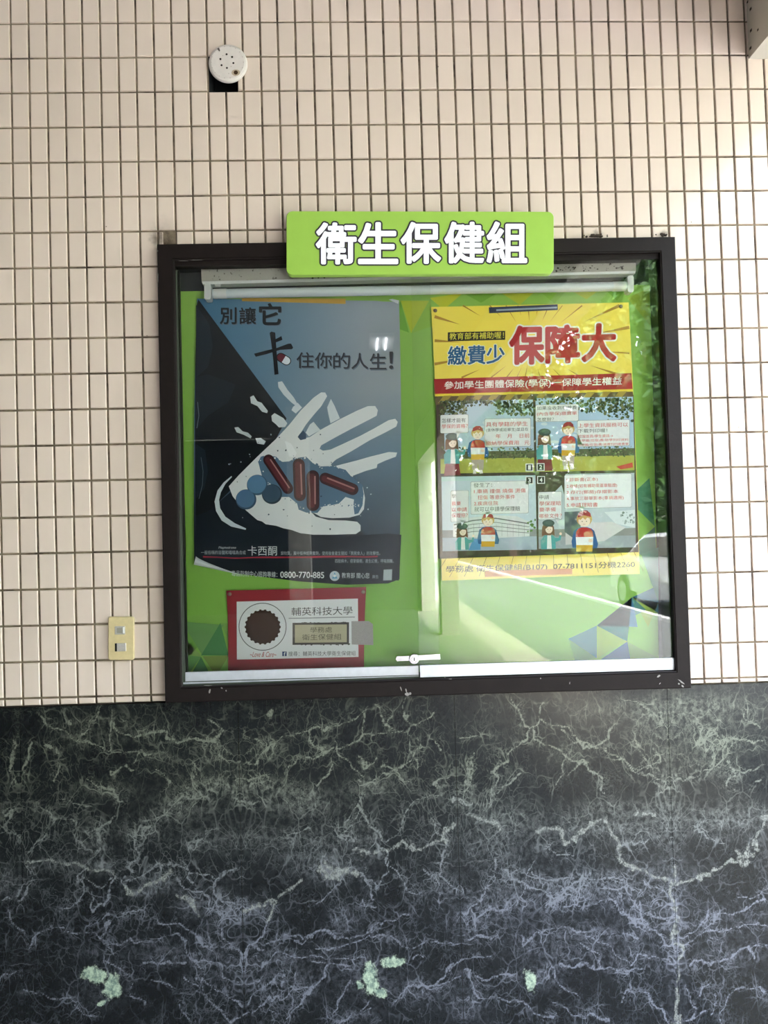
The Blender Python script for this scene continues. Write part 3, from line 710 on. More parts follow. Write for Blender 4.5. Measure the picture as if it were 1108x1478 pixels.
obj('keyhole', *box(lc[0]-.0012, lc[0]+.0012, YR-.0131, YR-.0122, lc[2]-.0042, lc[2]+.0042), M['black'], lock)
# paint chips on the frame
ch = Print(YF-.0002)
def chip(x, y, w_, h_, a, c=(150,146,142)):
    ca_, sa = math.cos(a), math.sin(a); pts = []
    for k in range(9):
        t_ = 2*math.pi*k/9; r = random.uniform(.65,1.15); u_, v_ = w_*r*math.cos(t_), h_*r*math.sin(t_)
        pts.append((x+u_*ca_-v_*sa, y+u_*sa+v_*ca_))
    ch.poly(pts, c, 1)
for q in ((302.5,997.5,1.2,4,.2),(320,993,2,1,.5),(326,997,1,1.4,0),(578.5,994,.9,3.5,-.3),(586,997,1,3.6,-.2),(587.5,1002,4.2,2.5,.1),(592,1001,2,2,.2),(642,977.8,1,.8,0),(950.5,976,3.2,1.6,-.7),(952,986.5,1.6,.8,-.7),
          (983,984,6,1.3,.68),(979.5,987,1.8,1.2,.2),(985,990.5,2.6,1.1,.8),(227.5,362,.9,.9,0),(265,376.5,8,.35,0),(283,375.2,9,.3,0),(228,400,.5,8,0),(780,979,.8,1.2,0),(822,986,.7,2,.2),(300,989.5,6,.5,0),(650,980,3,.5,0)): chip(*q, c=(140,134,130))
ch.make('paint_chips', case)['kind'] = 'stuff'
# flaking debris caught on top of the frame
dv = []
for _ in range(46):
    x = random.choice([random.gauss(862,5), random.gauss(955,4), random.gauss(850,8), random.gauss(862,7)]); y = 350.3-(x-240)*.0137-1.2
    p = U(x, y-random.uniform(-1,2.2)*(1 if x > 400 else .4), -.012); r = random.uniform(.001, .0035)
    dv.append(box(p[0]-r, p[0]+r*.8, p[1]-r, p[1]+r, p[2]-r*.5-.001, p[2]+r*.5))
tag(obj('debris', *merge(dv), M['dirt']), 'crumbs of dark dirt lying along the top of the case frame', 'debris', kind='stuff')

# ------------------------------------------------------------------ sign board
SB = rrect(413.2,305.2,799.0,395.8,8.5)
SB = [(x, y + (x-606)*(.002 if y < 350 else -.005)) for x, y in SB]
YS = -.052
sb = obj('sign_board', *bevelled(SB, YS, YF-.0005, .0015), M['signgreen'], loc=tuple(U(606, 350, YS)))
tag(sb, 'apple-green name board with large white characters fixed over the case top', 'sign')
sg = Print(YS-.0004)
for k, (chh, x0, x1) in enumerate((("衛",457,513),("生",518,573),("保",579.5,635),("健",642.5,697),("組",703.5,759))):
    yy = 322.5-(k*.35); y1 = 380.2-k*.5
    sg.text(chh, x0, yy, x1, y1, (246,246,250), 3, bold=.026, outline=.062, oc=(52,46,56))
o = sg.make('lettering', sb, label='white rounded characters with charcoal outline')

# ------------------------------------------------------------------ vent cover and switch plate
vc = U(328.4, 89.6, -.016)
vent = obj('vent_cover', *lathe(vc, [(.030,-.0009),(.0525,-.0015),(.0545,-.006),(.0540,-.010),(.0515,-.0135),(.046,-.0158),(.001,-.0168)], 56), mat('stained_white_plastic', (222,212,206), .45, noise=.04, nscale=60), smooth=False, loc=tuple(vc))
tag(vent, 'round white plastic vent cap with small holes over a dark gap in the tiles', 'vent')
hp = Print(-.0172)
for x, y in ((326.9,78.3),(334.9,82.2),(336.7,91),(327.4,98),(319.6,94.1),(318,85.2)): hp.ell(x, y, 1.5, 1.5, (40,28,24), 2, 12)
hp.ell(340.2,104.8,6.2,4.6,(176,158,136),1,20); hp.ell(340.2,104.6,3.1,3.0,(62,44,26),2,14)
hp.poly([(313,70.5),(315.8,68.6),(317.6,73),(316.5,74.4)], (92,84,78), 2)
for k in range(18):
    a = k*.349; hp.ell(328+23.3*math.cos(a), 89.8+23*math.sin(a), .8, .8, (186,172,168), 1, 8)
for x, y in ((321.6,80.2),(333.4,95.8),(330,106)): hp.ell(x, y, .8, .7, (180,168,160), 1, 8)
hp.make('vent_hole', vent, label='dark pinholes and one rusty screw hole')
sw = obj('switch_plate', *bevelled(rrect(155.9,890.3,192.8,952.8,3.2,4), -.011, -.0009, .003), M['switch'], loc=tuple(U(174, 921, -.005)))
tag(sw, 'yellowed ivory wall switch plate with two small grey inserts left of the case', 'switch')
obj('switch_recess', *bevelled([(165.5,904.0),(180.2,903.8),(180.4,915.7),(165.6,915.9)], -.0125, -.010, .0006), M['switchgrey'], sw)
obj('toggle', *bevelled([(168.6,906.2),(176.0,906.1),(176.2,913.6),(168.7,913.7)], -.0133, -.012, .0004), mat('darker_grey', (150,144,132), .5), sw)
obj('toggle_edge', *bevelled([(177.0,905.2),(179.0,905.2),(179.2,914.2),(177.2,914.2)], -.0145, -.012, .0004), M['plastic'], sw)
obj('rocker', *bevelled([(168.5,928.8),(181.2,928.4),(181.4,940.0),(168.6,940.4)], -.0165, -.010, .0010), M['switchgrey'], sw)
obj('rocker_slot', *bevelled([(165.6,928.6),(168.8,928.5),(168.9,940.2),(165.7,940.4)], -.0118, -.010, .0003), M['black'], sw)

# ------------------------------------------------------------------ poster 1: anti-drug poster
Y1 = .044
P1 = [(284.5,431),(575.8,434.5),(575.4,838),(280.2,812)]
def p1shape(u_, w_, x, y):
    x += 3.2*math.sin(math.pi*w_)*u_ - 2.2*math.sin(math.pi*w_)*(1-u_)
    if w_ > .9: y += 8.5*math.sin(math.pi*min(u_*1.15,1))*(w_-.9)/.1*1.0
    yy = Y1
    
    if w_ < .02 and u_ > .9: y += 1.0
    return x, y, yy
def p1col(u_, w_, x, y):
    t_ = (x-300)/230+(0 if y < 600 else (600-y)/900)
    g = mixl((74,122,156), (152,160,172), t_)
    if y > 560: g = mixl(g, (112,134,156), (y-560)/90)
    if y > 650: g = mixl(g, (16,28,42), (y-650)/((120 if x < 520 else 190)))
    return g
v, f, c = gridsheet(Y1, P1, 26, 44, p1col, p1shape)
a1 = U(430, 835, Y1)
po1 = empty('anti_drug_poster', a1, 'dark navy drug-warning poster with white handprint and maroon capsules, left in the case', 'poster')
obj('sheet', v, f, M['gloss'], po1, col=c)
d = Print(Y1-.0002)
NAVY = (5,14,24)
d.poly([(286,432),(413.5,604),(395,640),(340,700),(300,740),(282.5,745),(281.6,700),(281.2,620),(282,520),(284,440)], NAVY, 1)
d.poly([(282.5,744),(300,738),(345,700),(400,752),(480,775),(560,770),(579,772),(577.5,800),(577,815),(300,806),(284,804)], (13,25,38), 1.2)
d.poly([(284,803),(577,803),(576.4,836),(560,842),(500,844),(430,839),(350,829),(300,818),(287,808)], (12,22,33), 1.1)
d.poly([(283,440),(302,468),(307,500),(300,530),(283,545)], (24,38,50), 2)
d.poly([(282,545),(300,540),(340,555),(330,580),(300,600),(283,620)], (20,33,44), 2.2)
d.poly([(282,640),(296,650),(300,680),(295,705),(283,720)], (22,36,48), 2)
d.line([(284,618),(287,600),(285,580)], .9, (110,124,134), 2.5); d.line([(287,720),(292,700),(293,680),(290,660)], .8, (90,104,116), 2.5)
d.make('background_print', po1)
X5 = lambda pts: [(290+x/3.693, 540+y/3.693) for x, y in pts]
h = Print(Y1-.0002); HW = (226,228,231); BLU = (92,122,148)
palm = X5([(148,598),(200,540),(300,440),(400,345),(470,270),(530,195),(600,125),(640,97),(662,98),(672,118),(640,172),(600,218),(560,268),(528,318),(540,345),(580,335),(640,295),(740,240),(830,195),(890,170),(928,170),(942,192),(936,222),(890,246),(800,292),(720,335),(640,380),(632,398),(650,408),(690,402),(760,370),(850,328),(930,285),(1000,245),(1035,238),(1048,255),(1040,280),(980,312),(900,352),(800,412),(720,455),(692,480),(700,494),(760,478),(830,460),(900,440),(1000,415),(1045,418),(1038,440),(980,462),(940,480),(936,500),(880,515),(800,545),(830,575),(862,600),(874,660),(868,720),(845,750),(790,765),(700,768),(640,762),(605,742),(590,738),(612,760),(680,778),(770,780),(832,787),(850,805),(850,835),(825,852),(700,856),(600,856),(530,848),(480,830),(440,822),(400,808),(345,800),(325,785),(300,778),(250,735),(200,690),(168,650)])
h.poly(palm, HW, 3)
h.poly(X5([(370,738),(395,730),(320,520),(300,440),(310,430)])[:0] or X5([(305,470),(318,440),(345,432),(400,440),(432,468),(470,465),(500,448),(560,440),(600,478),(640,492),(700,490),(770,510),(800,545),(832,570),(860,590),(866,640),(860,700),(838,742),(818,748),(812,700),(815,668),(770,655),(735,690),(690,700),(650,705),(620,740),(560,738),(520,722),(512,690),(470,655),(430,655),(395,640),(370,600),(330,560),(318,520)]), (84,114,142), 4)
def blotch(x, y, r, c, lay, n=7):
    p = [(x+r*random.uniform(.4,1.3)*math.cos(6.28*k/n), y+r*random.uniform(.4,1.3)*math.sin(6.28*k/n)) for k in range(n)]
    h.poly(p, c, lay)
edge = X5([(305,470),(345,432),(432,468),(500,448),(560,440),(640,492),(770,510),(860,590),(860,700),(812,700),(735,690),(650,705),(560,738),(512,690),(430,655),(370,600),(318,520)])
for (x0,y0),(x1,y1) in zip(edge, edge[1:]+edge[:1]):
    for k in range(7):
        t_ = random.random(); blotch(x0+(x1-x0)*t_+random.gauss(0,1.6), y0+(y1-y0)*t_+random.gauss(0,1.6), random.uniform(.5,1.5), random.choice([HW,(84,114,142)]), 5)
for bit in ([(410,42),(432,38),(462,85),(495,125),(515,160),(500,165),(480,150),(440,110),(412,70)],[(490,175),(515,152),(538,178),(505,210),(482,192)],[(262,122),(280,113),(300,145),(322,152),(356,196),(352,208),(325,200),(300,170),(266,155)],
    [(375,222),(392,208),(440,235),(460,262),(448,282),(415,284),(400,268),(378,250)],[(178,285),(198,282),(222,305),(250,312),(270,332),(264,342),(225,322),(190,310)],[(290,342),(318,340),(345,358),(335,376),(300,370)],
    [(672,178),(692,132),(712,170),(740,236),(690,262),(680,220)],[(558,312),(580,268),(600,254),(636,298),(610,312),(575,332)]): h.poly(X5(bit), (216,222,228), 3)
arc = X5([(162,543),(120,578),(88,620),(72,680),(80,730),(110,780),(160,812),(238,830)]); inn = X5([(240,822),(180,795),(130,760),(102,715),(96,670),(106,630),(130,585),(165,548)])
h.poly(arc+inn, (206,215,222), 3)
h.poly(X5([(525,320),(545,300),(560,320),(560,345),(530,352),(515,335)]), (40,72,104), 4.2)
h.poly(X5([(300,430),(318,352),(380,340)])[:0] or X5([(445,355),(480,370),(510,420),(500,445),(470,440)]), (238,240,244), 4)
for x, y in ((410,408),(452,406),(418,338),(600,406),(650,424),(360,748),(460,756),(440,722),(688,826),(592,810),(575,742),(712,748),(512,392),(636,322),(694,470),(640,650),(194,575),(305,365),(240,545)): blotch(290+x/3.693, 540+y/3.693, random.uniform(.7,1.5), (40,60,84), 5)
for x, y in ((258,428),(212,468),(158,478),(262,440),(222,765),(372,322),(150,480),(885,605),(890,720),(850,755),(905,640)): blotch(290+x/3.693, 540+y/3.693, random.uniform(.6,1.3), (190,205,216), 2.4)
h.make('handprint', po1)
k_ = Print(Y1-.0002)
for x, y, rr, co in ((378,640,54,(58,82,104)),(240,668,55,(80,116,152)),(300,591,56,(92,134,172))):
    k_.ell(290+x/3.693, 540+y/3.693, rr/3.693, rr/3.693*.98, tuple(int(q*.72) for q in co), 5.5, 30); k_.ell(290+(x-3)/3.693, 540+(y-4)/3.693, (rr-6)/3.693, (rr-6)/3.693*.98, co, 6, 30)
def caps(x0, y0, x1, y1, r, lay, c1=(62,17,27), c2=(92,34,42)):
    a = math.atan2(y1-y0, x1-x0); n = 9
    def cp(rr, dx=0):
        return [(290+(x1+rr*math.cos(a-math.pi/2+math.pi*q/n)+dx)/3.693, 540+(y1+rr*math.sin(a-math.pi/2+math.pi*q/n))/3.693) for q in range(n+1)]+[(290+(x0+rr*math.cos(a+math.pi/2+math.pi*q/n)+dx)/3.693, 540+(y0+rr*math.sin(a+math.pi/2+math.pi*q/n))/3.693) for q in range(n+1)]
    k_.poly(cp(r+3), (48,12,20), lay); k_.poly(cp(r-2), c1, lay+.5); k_.poly(cp(r*.55, -r*.15), c2, lay+1)
    k_.line([(290+(x0+r*.35)/3.693, 540+(y0-r*.1)/3.693), (290+(x1+r*.35)/3.693, 540+(y1-r*.1)/3.693)], r*.28/3.693, (176,120,120), lay+1.5)
caps(360,457,462,610,26,7); caps(521,482,527,645,29,7); caps(596,546,597,696,31,10); caps(662,556,808,614,28,8)
k_.make('capsule_print', po1)
tx = Print(Y1-.0002); DK = (10,14,22)
def shadowtext(s_, x0, y0, x1, y1, c, b_=.018):
    tx.text(s_, x0+1.2, y0+1.4, x1+1.2, y1+1.4, (98,112,128), 3, bold=.012); tx.text(s_, x0, y0, x1, y1, c, 4, bold=b_)
shadowtext("別", 317.5,444,341,467.5, DK); shadowtext("讓", 345.5,444,369,467.5, DK); shadowtext("它", 374.5,438.5,405,468.5, DK, .028)
for k, q in enumerate("住你的人生"): shadowtext(q, 428+k*26.4, 508.5+k*.4, 452.5+k*26.2, 531+k*.5, (38,40,52), .010)
shadowtext("！", 562.0,508,566.8,532, (38,40,52))
tx.poly([(389,480.5),(391.5,478.6),(397,480),(398.5,500),(400.5,525),(401.8,540),(396,541),(394.4,520),(391.5,496)], (14,18,26), 5)
tx.poly([(366.5,510.5),(380,507),(400,502),(416,496),(420,496),(423,502),(421,504),(404,505),(385,511),(369,515)], (14,18,26), 5)
tx.poly([(395,491),(406,485),(407.5,490.5),(396,495)], (14,18,26), 5)
def pcap(cx, cy, r, l, a, c, lay):
    k2 = [(cx+l*math.cos(a)+r*math.cos(a-math.pi/2+math.pi*q/8), cy+l*math.sin(a)+r*math.sin(a-math.pi/2+math.pi*q/8)) for q in range(9)]+[(cx-l*math.cos(a)+r*math.cos(a+math.pi/2+math.pi*q/8), cy-l*math.sin(a)+r*math.sin(a+math.pi/2+math.pi*q/8)) for q in range(9)]
    tx.poly(k2, c, lay)
pcap(409.3,518.3,6.6,4.8,.55,(20,18,26),6); pcap(409.3,518.3,5.4,4.8,.55,(110,30,48),7)
tx.poly([(409.3+5.4*math.cos(.55-math.pi/2), 518.3+5.4*math.sin(.55-math.pi/2))]+[(409.3+4.8*math.cos(.55)+5.4*math.cos(.55-math.pi/2+math.pi*q/8), 518.3+4.8*math.sin(.55)+5.4*math.sin(.55-math.pi/2+math.pi*q/8)) for q in range(9)]+[(409.3+5.4*math.cos(.55+math.pi/2), 518.3+5.4*math.sin(.55+math.pi/2))], (230,234,240), 8)
LT = (206,212,216)
tx.text("Mephedrone", 315,788.6,340,793, LT, 3, ital=.25)
tx.text("一般俗稱的浴鹽和喵喵為合成", 290,794.5,354.5,800.3, (176,184,190), 3)
tx.text("卡西酮", 357.5,788,399.5,801.8, LT, 3)
tx.text("類物質，屬中樞神經興奮劑，使用後會產生猶如「喪屍食人」的攻擊性。", 405,795.6,548.5,801.4, (170,178,186), 3)
tx.text("四肢麻木，痙攣癲癇，產生幻覺，呼吸困難。", 483.5,806.8,568,812.6, (170,178,186), 3)
tx.line([(293,803.4),(340,805.6),(380,804.2),(430,804.2),(480,803.0),(530,803.8),(545,803.2)], 1.7, (176,46,64), 3)
tx.line([(293,804.6),(400,805.4),(500,804.4)], .9, (140,30,52), 3.2)
tx.text("毒品防制中心諮詢專線：", 334,824.2,400,832.5, LT, 3, sk=.03)
tx.text("0800-770-885", 404.5,825.3,467.5,834.2, (226,230,232), 3, sk=.012, bold=.012)
tx.ell(482.8,831.4,7.2,7.2,(196,206,214),3,26); tx.poly([(482.8,826),(479,835),(486.8,835)], (92,160,196), 3.5); tx.ell(482.8,831.2,2.2,2.2,(226,234,238),4,12)
tx.text("教育部 關心您", 493,826.6,533,834.6, LT, 3, sk=.01); tx.text("廣告", 537,829.8,546,835, (150,160,168), 3)
tx.poly([(553.5,822.2),(565.8,821.6),(565.2,837.4),(552.8,837.8)], (176,184,190), 3)
tx.make('lettering', po1)
# folded-up lower left corner showing the white back
fv = []; nfl = 14
for k in range(nfl+1):
    t_ = k/nfl
    xo = 279.6+(346-279.6)*t_; yl = 815+(829.5-815)*t_ ; yh = 803.0+(829.0-803.0)*(t_**.8); hgt_ = (1-t_)
    for q in range(5):
        a = math.pi*q/4; fv.append(U(xo+3.0*hgt_*(q/4), yl+(yh-yl)*(q/4), Y1-.008-.010*hgt_*math.sin(a)))
ff = [(k*5+q, (k+1)*5+q, (k+1)*5+q+1, k*5+q+1) for k in range(nfl) for q in range(4)]
o = obj('curled_corner', fv, ff, M['paper'], po1, smooth=True); o['label'] = 'curled-up corner showing the white paper back'
o = obj('curled_corner', [U(561,432.5,Y1-.001),U(574.5,438.6,Y1-.012),U(575.8,433.6,Y1-.006),U(566,431.4,Y1-.002)], [(0,1,2,3)], M['paper'], po1); o['label'] = 'small white lifted corner'
tp = obj('tape_strip', *pprism([(349,430.2),(498.5,431.2),(498.6,438.6),(349,434.6)], Y1-.0022, Y1-.0016), mat('amber_tape', (206,160,62), .4))
tag(tp, 'amber tape strip along the top edge of the navy handprint poster', 'tape')

# ------------------------------------------------------------------ poster 2: yellow insurance poster
Y2 = .048
QC = [(622,443),(907,436.4),(922.8,828.3),(637.6,838.2)]
def p2shape(u_, w_, x, y):
    x += 1.6*math.sin(math.pi*w_); return x, y, Y2
YEL = (236,208,66)
v, f, c = gridsheet(Y2, QC, 10, 30, lambda u_, w_, x, y: mixl((255,230,92), (252,226,108), w_), p2shape)
po2 = empty('insurance_poster', U(780, 833, Y2), 'yellow student insurance poster with red title band and four comic panels', 'poster')
obj('sheet', v, f, M['gloss'], po2, col=c)
g = Print(Y2-.0002); R8 = lambda x, y: (620+x/3.574, 560+y/3.574)
for k in range(26):                        # burst rays of the header
    a = math.radians(k*13.8+4); ccx, ccy = 766, 500
    dx, dy = math.cos(a), math.sin(a); tmax = 1e9
    tx_ = (908-ccx)/dx if dx > 0 else (627-ccx)/dx; ty_ = (545-ccy)/dy if dy > 0 else (441-ccy)/dy
    T = min(abs(tx_), abs(ty_)); r0 = T*random.uniform(.55,.75); wd = random.uniform(.8,2.2)*T/120
    g.poly([(ccx+dx*r0, ccy+dy*r0), (ccx+dx*T-dy*wd, ccy+dy*T+dx*wd), (ccx+dx*T+dy*wd, ccy+dy*T-dx*wd)], (190,140,50), 1)
SK = -.0262
g.poly([(626,547),(911,538.5),(912.8,561.5),(627.2,568.6)], (178,42,46), 1.5)
g.poly([(627.2,568.6),(912.8,561.5),(913,565.2),(627.4,572.2)], (240,214,70), 1.5)
g.poly([(627.4,572.2),(913,565.2),(914.4,577),(628.6,584)], (112,92,60), 1.4)
for k in range(12):
    x = 640+k*23; g.poly([(x,571.5-(x-627)*.025),(x+12,571.2-(x-627)*.025),(x+2,582-(x-627)*.025),(x-8,582.2-(x-627)*.025)], (176,150,66), 1.6)
g.poly([(629,577),(914,570),(921.5,797.0),(632.5,806.4)], (72,56,46), 1.2)
for k in range(15):                        # planks of the yellow foot
    x = 636+k*20.2; yb = 805.5-(x-636)*.033
    g.line([(x+2-(k-7)*.9, yb), (x+(k-7)*1.3, yb+28)], .55, (140,108,50), 1.5)
g.make('header_print', po2)
tt = Print(Y2-.0002)
for s_, x0, x1, y0, y1 in (("保",736.5,784,471.5,524.5),("障",788.5,835,470.5,522.5),("大",840.5,887.5,468.5,520.5)): tt.text(s_, x0, y0, x1, y1, (190,40,48), 3, sk=SK, bold=.036, outline=.075, oc=(250,246,238))
for s_, x0, x1, y0, y1 in (("繳",646.5,672.5,500,526),("費",675,700,499,525.5),("少",702,727.5,498,524.5)): tt.text(s_, x0, y0, x1, y1, (46,100,150), 3, sk=SK, bold=.02, outline=.06, oc=(248,246,232))
tt.rect(646,478.6,728.8,491.5,(48,42,32),1.6,SK); tt.text("教育部有補助喔！", 648.5,479.6,727,489.5, (250,240,90), 5, sk=SK, bold=.0, outline=.03, oc=(52,46,36))
tt.text("參加學生團體保險(學保)一保障學生權益", 641,547.3,897,560.2, (250,240,236), 3, sk=-.0255, bold=.016)
tt.text("學務處 衛生保健組(B107)  07-7811151分機2260", 643.5,813.2,916,824.2, (72,60,46), 3, sk=-.0275, bold=.006)
tt.make('lettering', po2)
# comic panels
def ppanel(x0, y0, x1, y1, sky_, mid, low, hz, lay=2):
    p = Print(Y2-.0002); a, b_, c_, d_ = R8(x0, y0+8), R8(x1, y0), R8(x1+8, y1-8), R8(x0+6, y1)
    p.poly([a, b_, c_, d_], low, lay)
    def mid_(t_): return ((a[0]+(d_[0]-a[0])*t_, a[1]+(d_[1]-a[1])*t_), (b_[0]+(c_[0]-b_[0])*t_, b_[1]+(c_[1]-b_[1])*t_))
    l, r = mid_(hz); l2, r2 = mid_(hz-.10)
    p.poly([a, b_, r2, l2], sky_, lay+.3); p.poly([l2, r2, r, l], mid, lay+.4)
    return p
def leaves(p, x0, y0, x1, y1, n, cols, lay, rr=(2,8)):
    for _ in range(n):
        x, y = random.uniform(x0,x1), random.uniform(y0,y1); r = random.uniform(*rr)
        p.poly([R8(x+r*random.uniform(.5,1.3)*math.cos(6.28*k/6), y+r*random.uniform(.5,1.3)*math.sin(6.28*k/6)) for k in range(6)], random.choice(cols), lay+random.choice([0,.15,.3]))
LF = [(60,74,44),(78,92,54),(104,112,70),(46,56,36),(132,138,96)]
def bubble(p, x0, y0, x1, y1, lay=5, tail=None):
    q = rrect(x0, y0, x1, y1, 6, 2); q = [R8(x, y+(x-(x0+x1)/2)*-.022) for x, y in q]; cx = sum(a[0] for a in q)/len(q); cy = sum(a[1] for a in q)/len(q)
    if tail: p.poly([R8(tail[0]-12, y1-8), R8(tail[0]+12, y1-8), R8(*tail[1:])], (236,238,240), lay)
    p.poly([(cx+(a[0]-cx)*1.0+(.35 if a[0] > cx else -.35), cy+(a[1]-cy)+(.35 if a[1] > cy else -.35)) for a in q], (92,92,96), lay-.2); p.poly(q, (240,240,242), lay)
def btext(p, s_, x0, y0, x1, y1, c):
    a, b_ = R8(x0, y0), R8(x1, y1); p.text(s_, a[0], a[1], b_[0], b_[1], c, 7, sk=-.022, bold=.0)
RD, BK = (206,60,64), (70,66,70)
def boy(p, x, y, s_=1.0, full=True):
    def q(pts): return [R8(x+a*s_, y+b_*s_) for a, b_ in pts]
    def e(cx, cy, rx, ry, c, l): a = R8(x+cx*s_, y+cy*s_); p.ell(a[0], a[1], rx*s_/3.574, ry*s_/3.574, c, l, 18)
    e(0,36,33,30,(206,164,98),3.6); e(0,44,25,25,(248,226,208),3.9); p.poly(q([(-28,30),(-24,10),(-8,0),(12,0),(26,12),(28,28),(0,20)]), (160,44,50), 4.2)
    p.poly(q([(-30,34),(-26,22),(0,18),(26,22),(30,34),(12,30),(4,40),(-6,30),(-16,40)]), (212,170,100), 4.1)
    e(-9,46,1.8,2.2,(50,40,36),4.3); e(9,46,1.8,2.2,(50,40,36),4.3); p.line(q([(-5,58),(5,58)]), .35, (170,70,66), 4.3)
    p.poly(q([(-30,76),(-12,70),(12,70),(30,76),(42,86),(58,140),(54,160),(40,160),(-42,160),(-50,158),(-54,130),(-44,86)]), (44,92,150), 3.4)
    p.poly(q([(-26,78),(-10,72),(10,72),(28,78),(36,90),(38,112),(-36,112),(-34,90)]), (198,50,52), 3.7)
    p.poly(q([(-36,112),(38,112),(36,146),(-34,146)]), (240,240,242), 3.7); p.poly(q([(-34,146),(36,146),(34,174),(-34,174)]), (224,176,56), 3.7)
    e(26,128,9,7,(246,220,200),4.2); p.line(q([(20,118),(28,128)]), .9, (246,220,200), 4.3)
    if full:
        p.poly(q([(-32,174),(32,174),(30,226),(6,228),(2,190),(-2,228),(-28,226)]), (190,174,156), 3.6)
        p.poly(q([(-22,226),(-8,226),(-8,246),(-24,246)]), (244,236,228), 3.5); p.poly(q([(8,226),(24,226),(28,244),(10,246)]), (244,236,228), 3.5)
def girl(p, x, y, s_=1.0, full=True, wave=True):
    def q(pts): return [R8(x+a*s_, y+b_*s_) for a, b_ in pts]
    def e(cx, cy, rx, ry, c, l): a = R8(x+cx*s_, y+cy*s_); p.ell(a[0], a[1], rx*s_/3.574, ry*s_/3.574, c, l, 18)
    e(-2,48,33,36,(122,84,62),3.5); p.poly(q([(-34,40),(30,40),(34,84),(18,76),(-16,80),(-36,86)]), (122,84,62), 3.4)
    e(3,48,20,24,(250,228,212),3.8); p.poly(q([(-20,28),(24,28),(22,38),(0,34),(-16,48),(-22,44)]), (122,84,62), 4)
    e(0,16,33,19,(72,88,88),4.2); e(4,14,20,12,(84,102,100),4.3)
    e(-4,50,1.7,1.9,(50,40,36),4.2); e(11,50,1.7,1.9,(50,40,36),4.2); p.line(q([(0,60),(8,60)]), .35, (180,60,60), 4.3)
    p.poly(q([(-22,82),(24,82),(38,96),(40,156),(-40,158),(-42,110)]), (86,168,168), 3.6)
    p.poly(q([(-6,82),(14,82),(18,156),(-8,156)]), (238,240,240), 3.8)
    if wave: p.poly(q([(32,96),(56,96),(62,78),(70,82),(66,108),(40,118)]), (86,168,168), 3.5); e(66,74,7,8,(250,228,212),3.6)
    if full:
        p.poly(q([(-34,156),(36,156),(44,214),(-42,218)]), (138,44,56), 3.7)
        p.line(q([(0,158),(4,214)]), .4, (110,30,44), 3.8)
CP = []
p = ppanel(50,60,532,442,(186,206,224),(96,94,66),(178,180,78),.80); CP.append(p)
leaves(p,50,66,190,150,150,LF,2.7,(3,10)); leaves(p,340,66,530,140,170,LF,2.7,(3,10)); leaves(p,60,306,530,362,200,LF,2.9,(2,7)); leaves(p,190,62,350,92,60,LF,2.7,(3,10)); p.poly([R8(x,y) for x,y in ((50,70),(95,70),(72,150),(78,360),(50,362))], (84,70,52), 2.65)
for _ in range(9): x, y = random.uniform(200,520), random.uniform(150,280); p.ell(*R8(x,y), random.uniform(4,9), random.uniform(1.5,3), (214,224,234), 2.68, 12)
girl(p,115,235); boy(p,247,196)
bubble(p,55,138,198,232,5,(150,140,262)); btext(p,"怎樣才能有",62,156,185,178,BK); btext(p,"學保的資格？",62,186,196,208,RD)
bubble(p,284,158,520,302,5,(300,282,262)); btext(p,"具有學籍的學生",290,174,505,198,RD); btext(p,"(含休學或延畢生)並且在",290,206,508,226,BK); btext(p,"年    月    日前",340,236,514,258,RD); btext(p,"繳納學保費用   元",290,272,514,294,RD)
p = ppanel(545,45,1048,432,(178,202,226),(90,84,62),(184,182,80),.80); CP.append(p)
leaves(p,770,50,1045,125,260,LF,2.7,(3,10)); leaves(p,545,50,770,80,60,LF,2.7,(3,10)); leaves(p,900,120,1045,170,30,LF,2.7,(3,10)); leaves(p,552,300,1045,352,200,LF,2.9,(2,7)); p.poly([R8(x,y) for x,y in ((962,406),(1045,384),(1048,410),(985,420))], (196,80,62), 3)
for _ in range(9): x, y = random.uniform(560,1000), random.uniform(150,280); p.ell(*R8(x,y), random.uniform(4,9), random.uniform(1.5,3), (214,224,234), 2.68, 12)
girl(p,592,212,1.0,True,False); boy(p,714,175)
bubble(p,546,86,766,172,5); btext(p,"如果沒收到學雜費",553,92,758,112,BK); btext(p,"(內含學保)繳費單",553,122,758,144,RD); btext(p,"怎麼辦？",553,152,640,172,BK)
bubble(p,762,166,1030,300,5,(775,758,220)); btext(p,"上學生資訊服務可以",765,180,1022,202,RD); btext(p,"下載列印喔！",765,210,915,230,BK); btext(p,"校園首頁/學生資訊→",765,240,945,256,RD); btext(p,"→學雜(住宿)費/助學列印資料",765,262,1025,278,RD); btext(p,"→學雜(住宿)費/選擇列印繳費單",765,284,1025,300,RD)
p = ppanel(60,450,545,842,(206,220,230),(150,152,156),(176,190,206),.82); CP.append(p)
p.poly([R8(x,y) for x,y in ((120,700),(200,670),(330,655),(450,662),(515,690),(515,765),(330,775),(120,768))], (224,226,228), 2.8)
for k in range(4): p.line([R8(125+3*k, 706+k*17), R8(220, 684+k*19), R8(340, 672+k*21), R8(512, 700+k*16)], .8 if k else 1.6, (112,114,118), 2.95)
for k in range(13): x = 140+k*29; p.line([R8(x,700), R8(x,766)], .35, (150,152,156), 2.9)
leaves(p,500,680,545,740,14,[(120,160,84),(90,130,60)],3); p.poly([R8(x,y) for x,y in ((60,458),(540,450),(540,470),(60,482))], (196,222,222), 2.8)
p.poly([R8(x,y) for x,y in ((225,778),(262,780),(262,835),(200,838))], (96,160,210), 3)
girl(p,168,700,.86,False); boy(p,300,645,1.0,False)
bubble(p,110,530,200,690,5,(170,165,712)); btext(p,"學",113,548,135,568,BK); btext(p,"我要",113,586,160,606,RD); btext(p,"以申請",113,616,192,638,RD); btext(p,"保理賠？",113,646,196,668,RD)
